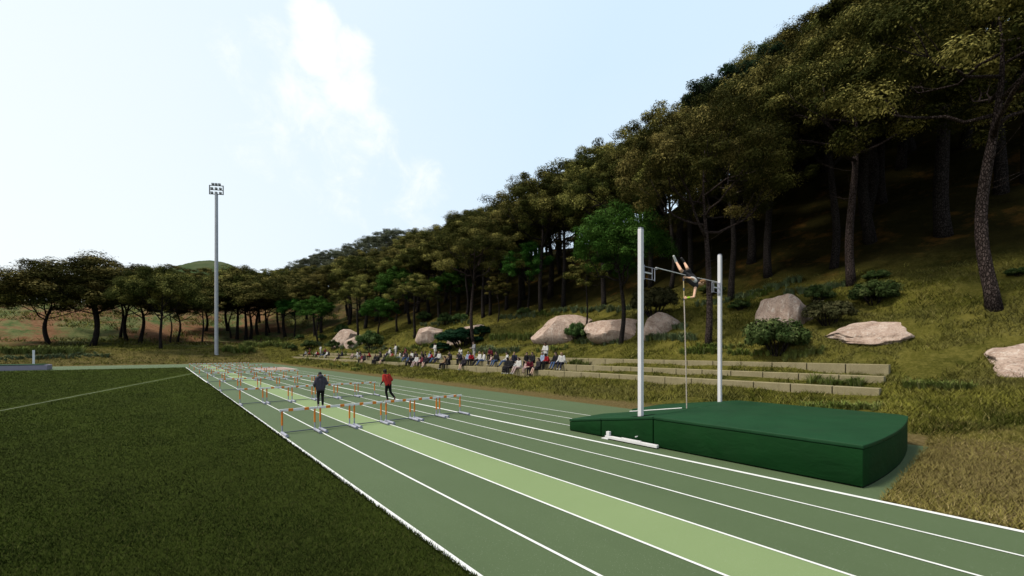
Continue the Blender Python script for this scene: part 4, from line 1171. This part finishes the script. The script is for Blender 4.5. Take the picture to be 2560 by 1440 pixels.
POSE = {
 'a': person_meshes(sit(), .017),
 'b': person_meshes(sit(lean=.2, hands=((-.08, .46, .24), (.08, .46, .24))), .017),
 'c': person_meshes(sit(cross=1, foot=.62, hands=((-.05, .32, .2), (.12, .30, .18))), .017, skirt=True, bare_legs=True, longhair=True),
 'd': person_meshes(sit(foot=.70, fz=-.26, hands=((-.30, -.12, .08), (.30, .30, .2)), turn=.3), .017, longhair=True),
 'e': person_meshes(sit(lean=.05, hands=((-.02, .22, .62), (.12, .30, .2)), elb=((-.26, .20, .40), (.25, .06, .30)), turn=-.3), .017),
 'f': person_meshes(sit(foot=.50, fz=-.33, hands=((-.1, .3, .2), (.1, .3, .2))), .017, skirt=True, longhair=True),
 's': person_meshes(dict(hipL=(-.09, 0, .92), hipR=(.09, 0, .92), kneL=(-.10, .04, .50), kneR=(.10, .02, .50), ankL=(-.1, 0, .09), ankR=(.1, -.04, .09), toeL=(-.11, .14, .035), toeR=(.11, .10, .035),
      shoL=(-.18, .0, 1.43), shoR=(.18, .0, 1.43), neck=(0, .02, 1.50), head=(0, .06, 1.64), elbL=(-.24, .08, 1.15), elbR=(.24, .08, 1.15), wriL=(-.14, .34, 1.16), wriR=(.14, .34, 1.16), fwd=(0, 1, -.15)), .017),
}
C_ = dict(black=(.010, .010, .013), navy=(.016, .018, .04), red=(.40, .012, .02), maroon=(.16, .015, .03), white=(.72, .70, .68), pink=(.62, .42, .40), blue=(.32, .40, .58), grey=(.32, .32, .34), dark=(.025, .02, .028))
B_ = dict(black=(.008, .008, .010), jeans=(.055, .10, .21), navy=(.012, .014, .035), white=(.65, .62, .6), dark=(.02, .018, .022), tan=(.3, .22, .16))
H_ = dict(n=(.03, .018, .012), k=(.006, .005, .005), b=(.35, .22, .10), g=(.3, .28, .26))
# (x pixel, tier, top, bottoms, hair, pose, skin, scale)
PPL = []
def z6(u): return 740+u/7.111
def z7(u): return 1060+u/6.737
for u, t, a, b, h, p, s in [(175, 'm', 'grey', 'dark', 'n', 'a', 1), (255, 'm', 'red', 'black', 'k', 'b', 3), (250, 't', 'maroon', 'dark', 'n', 'a', 0), (365, 'm', 'white', 'black', 'b', 'd', 1), (402, 'm', 'red', 'black', 'k', 'b', 3),
 (440, 't', 'white', 'white', 'k', 's', 2), (490, 'm', 'navy', 'jeans', 'n', 'd', 1), (522, 't', 'maroon', 'dark', 'n', 'a', 0), (556, 'm', 'white', 'white', 'n', 'a', 1), (592, 'm', 'dark', 'black', 'n', 'e', 1),
 (762, 'l', 'dark', 'dark', 'n', 'c', 1), (822, 'm', 'navy', 'navy', 'n', 'a', 1), (1005, 'm', 'pink', 'pink', 'n', 'child', 1), (1092, 'm', 'white', 'dark', 'n', 'd', 1), (1150, 'm', 'navy', 'white', 'n', 'e', 1),
 (1172, 'l', 'maroon', 'dark', 'n', 'a', 1), (1218, 'l', 'dark', 'dark', 'n', 'c', 1), (1325, 'm', 'red', 'black', 'k', 'b', 3), (1412, 'l', 'black', 'black', 'n', 'f', 1), (1462, 'l', 'black', 'black', 'b', 'e', 1),
 (1510, 'm', 'dark', 'black', 'n', 'e', 1), (1572, 'l', 'dark', 'dark', 'n', 'c', 1), (1622, 'm', 'navy', 'dark', 'n', 'a', 1), (1668, 't', 'white', 'white', 'n', 'd', 1), (1698, 'm', 'pink', 'dark', 'g', 'a', 1), (1738, 'm', 'red', 'black', 'k', 'b', 3),
 (1775, 't', 'white', 'white', 'k', 's', 2), (1852, 'm', 'white', 'jeans', 'n', 'd', 1), (1915, 'm', 'pink', 'pink', 'b', 'child', 1), (1962, 'm', 'dark', 'jeans', 'n', 'd', 1), (1950, 't', 'maroon', 'dark', 'n', 'a', 0),
 (2065, 'm', 'white', 'jeans', 'n', 'd', 1), (2030, 'l', 'black', 'black', 'k', 'f', 3), (2085, 'l', 'black', 'black', 'n', 'b', 1), (2138, 'm', 'dark', 'black', 'n', 'e', 1), (2148, 'l', 'white', 'pink', 'n', 'd', 1), (2198, 'l', 'pink', 'pink', 'b', 'child', 1),
 (2246, 'l', 'maroon', 'black', 'n', 'a', 1), (2255, 'm', 'black', 'black', 'n', 'e', 1), (2300, 'm', 'black', 'black', 'n', 'a', 1), (2312, 'l', 'dark', 'dark', 'n', 'c', 1)]:
    PPL.append((z6(u), t, a, b, h, p, s))
for u, t, a, b, h, p, s in [(108, 'm', 'blue', 'dark', 'g', 'a', 1), (156, 'm', 'red', 'black', 'k', 'b', 3), (190, 't', 'white', 'white', 'k', 's', 2), (205, 'm', 'dark', 'jeans', 'n', 'd', 1), (258, 'm', 'white', 'navy', 'b', 'd', 1), (352, 'l', 'tan', 'black', 'n', 'f', 1), (425, 'l', 'black', 'black', 'b', 'e', 1),
 (442, 'm', 'dark', 'black', 'n', 'e', 1), (622, 't', 'white', 'dark', 'k', 'e', 1), (634, 'm', 'navy', 'dark', 'n', 'b', 1), (672, 'l', 'dark', 'dark', 'n', 'c', 1), (750, 'm', 'blue', 'grey', 'g', 'a', 1), (816, 'm', 'red', 'black', 'k', 'b', 3), (845, 't', 'grey', 'white', 'n', 's', 1),
 (942, 'm', 'white', 'black', 'b', 'd', 1), (1014, 'm', 'white', 'jeans', 'n', 'd', 1), (1135, 'm', 'pink', 'dark', 'b', 'child', 1), (1140, 't', 'maroon', 'dark', 'k', 'b', 2), (1222, 'm', 'black', 'jeans', 'n', 'd', 1), (1404, 'm', 'white', 'jeans', 'n', 'd', 1),
 (1410, 'l', 'black', 'black', 'k', 'f', 3), (1468, 'l', 'black', 'dark', 'b', 'a', 1), (1530, 'm', 'navy', 'navy', 'b', 'e', 1), (1548, 'l', 'grey', 'white', 'g', 'child', 1), (1600, 'l', 'white', 'pink', 'n', 'd', 1), (1722, 'l', 'pink', 'pink', 'b', 'child', 1), (1742, 'm', 'black', 'black', 'n', 'e', 1),
 (1802, 'l', 'maroon', 'black', 'n', 'b', 1), (1832, 'm', 'black', 'black', 'n', 'a', 1), (1938, 'l', 'dark', 'dark', 'n', 'c', 1), (2002, 'm', 'blue', 'navy', 'g', 'a', 1), (2050, 't', 'white', 'white', 'k', 's', 2), (2102, 'm', 'red', 'black', 'k', 'b', 3), (2226, 'm', 'black', 'jeans', 'n', 'd', 1), (2322, 'm', 'white', 'navy', 'b', 'd', 1)]:
    PPL.append((z7(u), t, a, b, h, p, s))
C_['tan'] = (.30, .19, .11); B_['grey'] = (.14, .14, .16); B_['pink'] = (.5, .36, .34)
TI = {'l': 0, 'm': 1, 't': 2}; TN = {'l': 'lowest', 'm': 'middle', 't': 'top'}
cw = dict(black='black', navy='navy', red='red', maroon='maroon', white='white', pink='pale pink', blue='light blue', grey='pale grey', dark='dark', tan='tan', jeans='blue jeans')
PPL.sort(key=lambda q: -q[0]); order = {'l': 0, 'm': 0, 't': 0}
for (px, t, a, b, h, p, s) in PPL:
    bx, bt, _, _, _ = BT[TI[t]]
    stand = p == 's'; child = p == 'child'
    X = bx+.22 if not stand else BT[1][0]+.85
    y = y_on(px, X)
    zz = bt-.02 if not stand else float(HT(X, y))
    sc = .76 if child else (1.13+.05*(rng.random()-.5))
    order[t] += 1
    btm = 'jeans' if b == 'jeans' else f'{cw[b]} {"dress" if p in "cf" else "trousers"}'
    lb = f'{"child" if child else "spectator"}, {cw[a]} top, {btm}, {"standing behind" if stand else "seated on"} {TN[t]} bench, {NTH[order[t]-1]} from the right'
    root = empty('person', (X, y, zz), lb, 'person', 'spectators on the benches', rz=R(90)+(rng.random()-.5)*.9, scale=sc)
    ms = POSE['a' if child else p]
    assemble(root, ms, dict(body=SKIN[s], top=C_[a], bottoms=B_[b] if b in B_ else C_[b], hair=H_[h], shoes=(.03, .025, .025) if rng.random() < .6 else (.5, .48, .46)))

# ------------------------------------------------------------------ sky and sun
SUN_EL = 59.0; SUN_AZ = -66.0      # azimuth from +Y towards +X
az = R(SUN_AZ); el = R(SUN_EL)
sd = Vector((math.sin(az)*math.cos(el), math.cos(az)*math.cos(el), math.sin(el)))
sl = bpy.data.lights.new('sun', 'SUN'); sl.energy = 4.8; sl.angle = R(12); sl.color = (1, .93, .80)
so = bpy.data.objects.new('sun', sl); COL.objects.link(so); so.rotation_euler = sd.to_track_quat('Z', 'Y').to_euler(); so.location = sd*50

w = bpy.data.worlds.new('World'); scene.world = w; w.use_nodes = True
nt = NT(w.node_tree); bg = w.node_tree.nodes['Background']
sky = nt.new('ShaderNodeTexSky', sky_type='NISHITA', sun_disc=False, sun_elevation=el, sun_rotation=az % (2*math.pi), altitude=100, air_density=1.0, dust_density=3.0, ozone_density=1.0)
gen = nt.coord('Generated')
nrmv = nt.new('ShaderNodeVectorMath', {0: gen}, operation='NORMALIZE').outputs[0]
def lobe(px, py, deg_in, deg_out):
    d = unit(at(px, py, 1.0)-np.array([0, 0, CAM_H]))
    dp = nt.new('ShaderNodeVectorMath', {0: nrmv, 1: tuple(d)}, operation='DOT_PRODUCT').outputs['Value']
    return nt.new('ShaderNodeMapRange', {'Value': dp, 'From Min': math.cos(R(deg_out)), 'From Max': math.cos(R(deg_in))}, interpolation_type='SMOOTHSTEP').outputs[0]
acc = None
for (px, py, a, b, k) in [(785, 60, .5, 3.6, 1), (795, 140, .5, 4.0, 1), (880, 135, .5, 3.4, .9), (860, 215, .5, 5, 1), (770, 220, 1, 6, .8), (600, 140, 1, 4, .5), (690, 100, 1, 4, .5), (880, 310, 1, 8, .7), (1050, 480, 1, 6, .6), (760, 320, 1, 11, .55), (860, 420, 1, 10, .5)]:
    v = nt.math('MULTIPLY', lobe(px, py, a, b), k)
    acc = v if acc is None else nt.math('MAXIMUM', acc, v)
cn = nt.noise(nrmv, 13.0, 9, .66, .45)
dens = nt.math('ADD', acc, nt.math('MULTIPLY', nt.math('SUBTRACT', cn, .5), 1.7))
cl = nt.new('ShaderNodeMapRange', {'Value': dens, 'From Min': .30, 'From Max': 1.35}, interpolation_type='SMOOTHSTEP').outputs[0]
cl = nt.math('MULTIPLY', cl, nt.math('GREATER_THAN', acc, .001))
# thin high veil of haze: whitest towards the sun and the horizon
ez = nt.xyz(nrmv)[2]
sunv = nt.new('ShaderNodeVectorMath', {0: nrmv, 1: (math.sin(az)*.9, math.cos(az)*.9, .42)}, operation='DOT_PRODUCT').outputs['Value']
veil = nt.math('ADD', nt.math('MULTIPLY', nt.ramp(sunv, -.1, .95), .75), nt.math('MULTIPLY', nt.ramp(ez, .55, .0), .35), clamp=True)
veil = nt.math('ADD', .42, nt.math('MULTIPLY', veil, .58), clamp=True)
skc = nt.mix(.88, sky.outputs[0], nt.mix(veil, (4.8, 8.1, 11.7), (11.4, 11.6, 11.2)))
skc = nt.mix(nt.math('MULTIPLY', cl, .85), skc, (11.6, 11.5, 11.4))
nt.l.new(skc, bg.inputs['Color']); bg.inputs['Strength'].default_value = .10

scene.view_settings.view_transform = 'Standard'; scene.view_settings.look = 'None'
scene.view_settings.exposure = 0.0; scene.view_settings.gamma = 1.0
scene.render.engine = 'CYCLES'
scene.cycles.max_bounces = 6; scene.cycles.diffuse_bounces = 3; scene.cycles.transparent_max_bounces = 4
scene.cycles.use_denoising = True
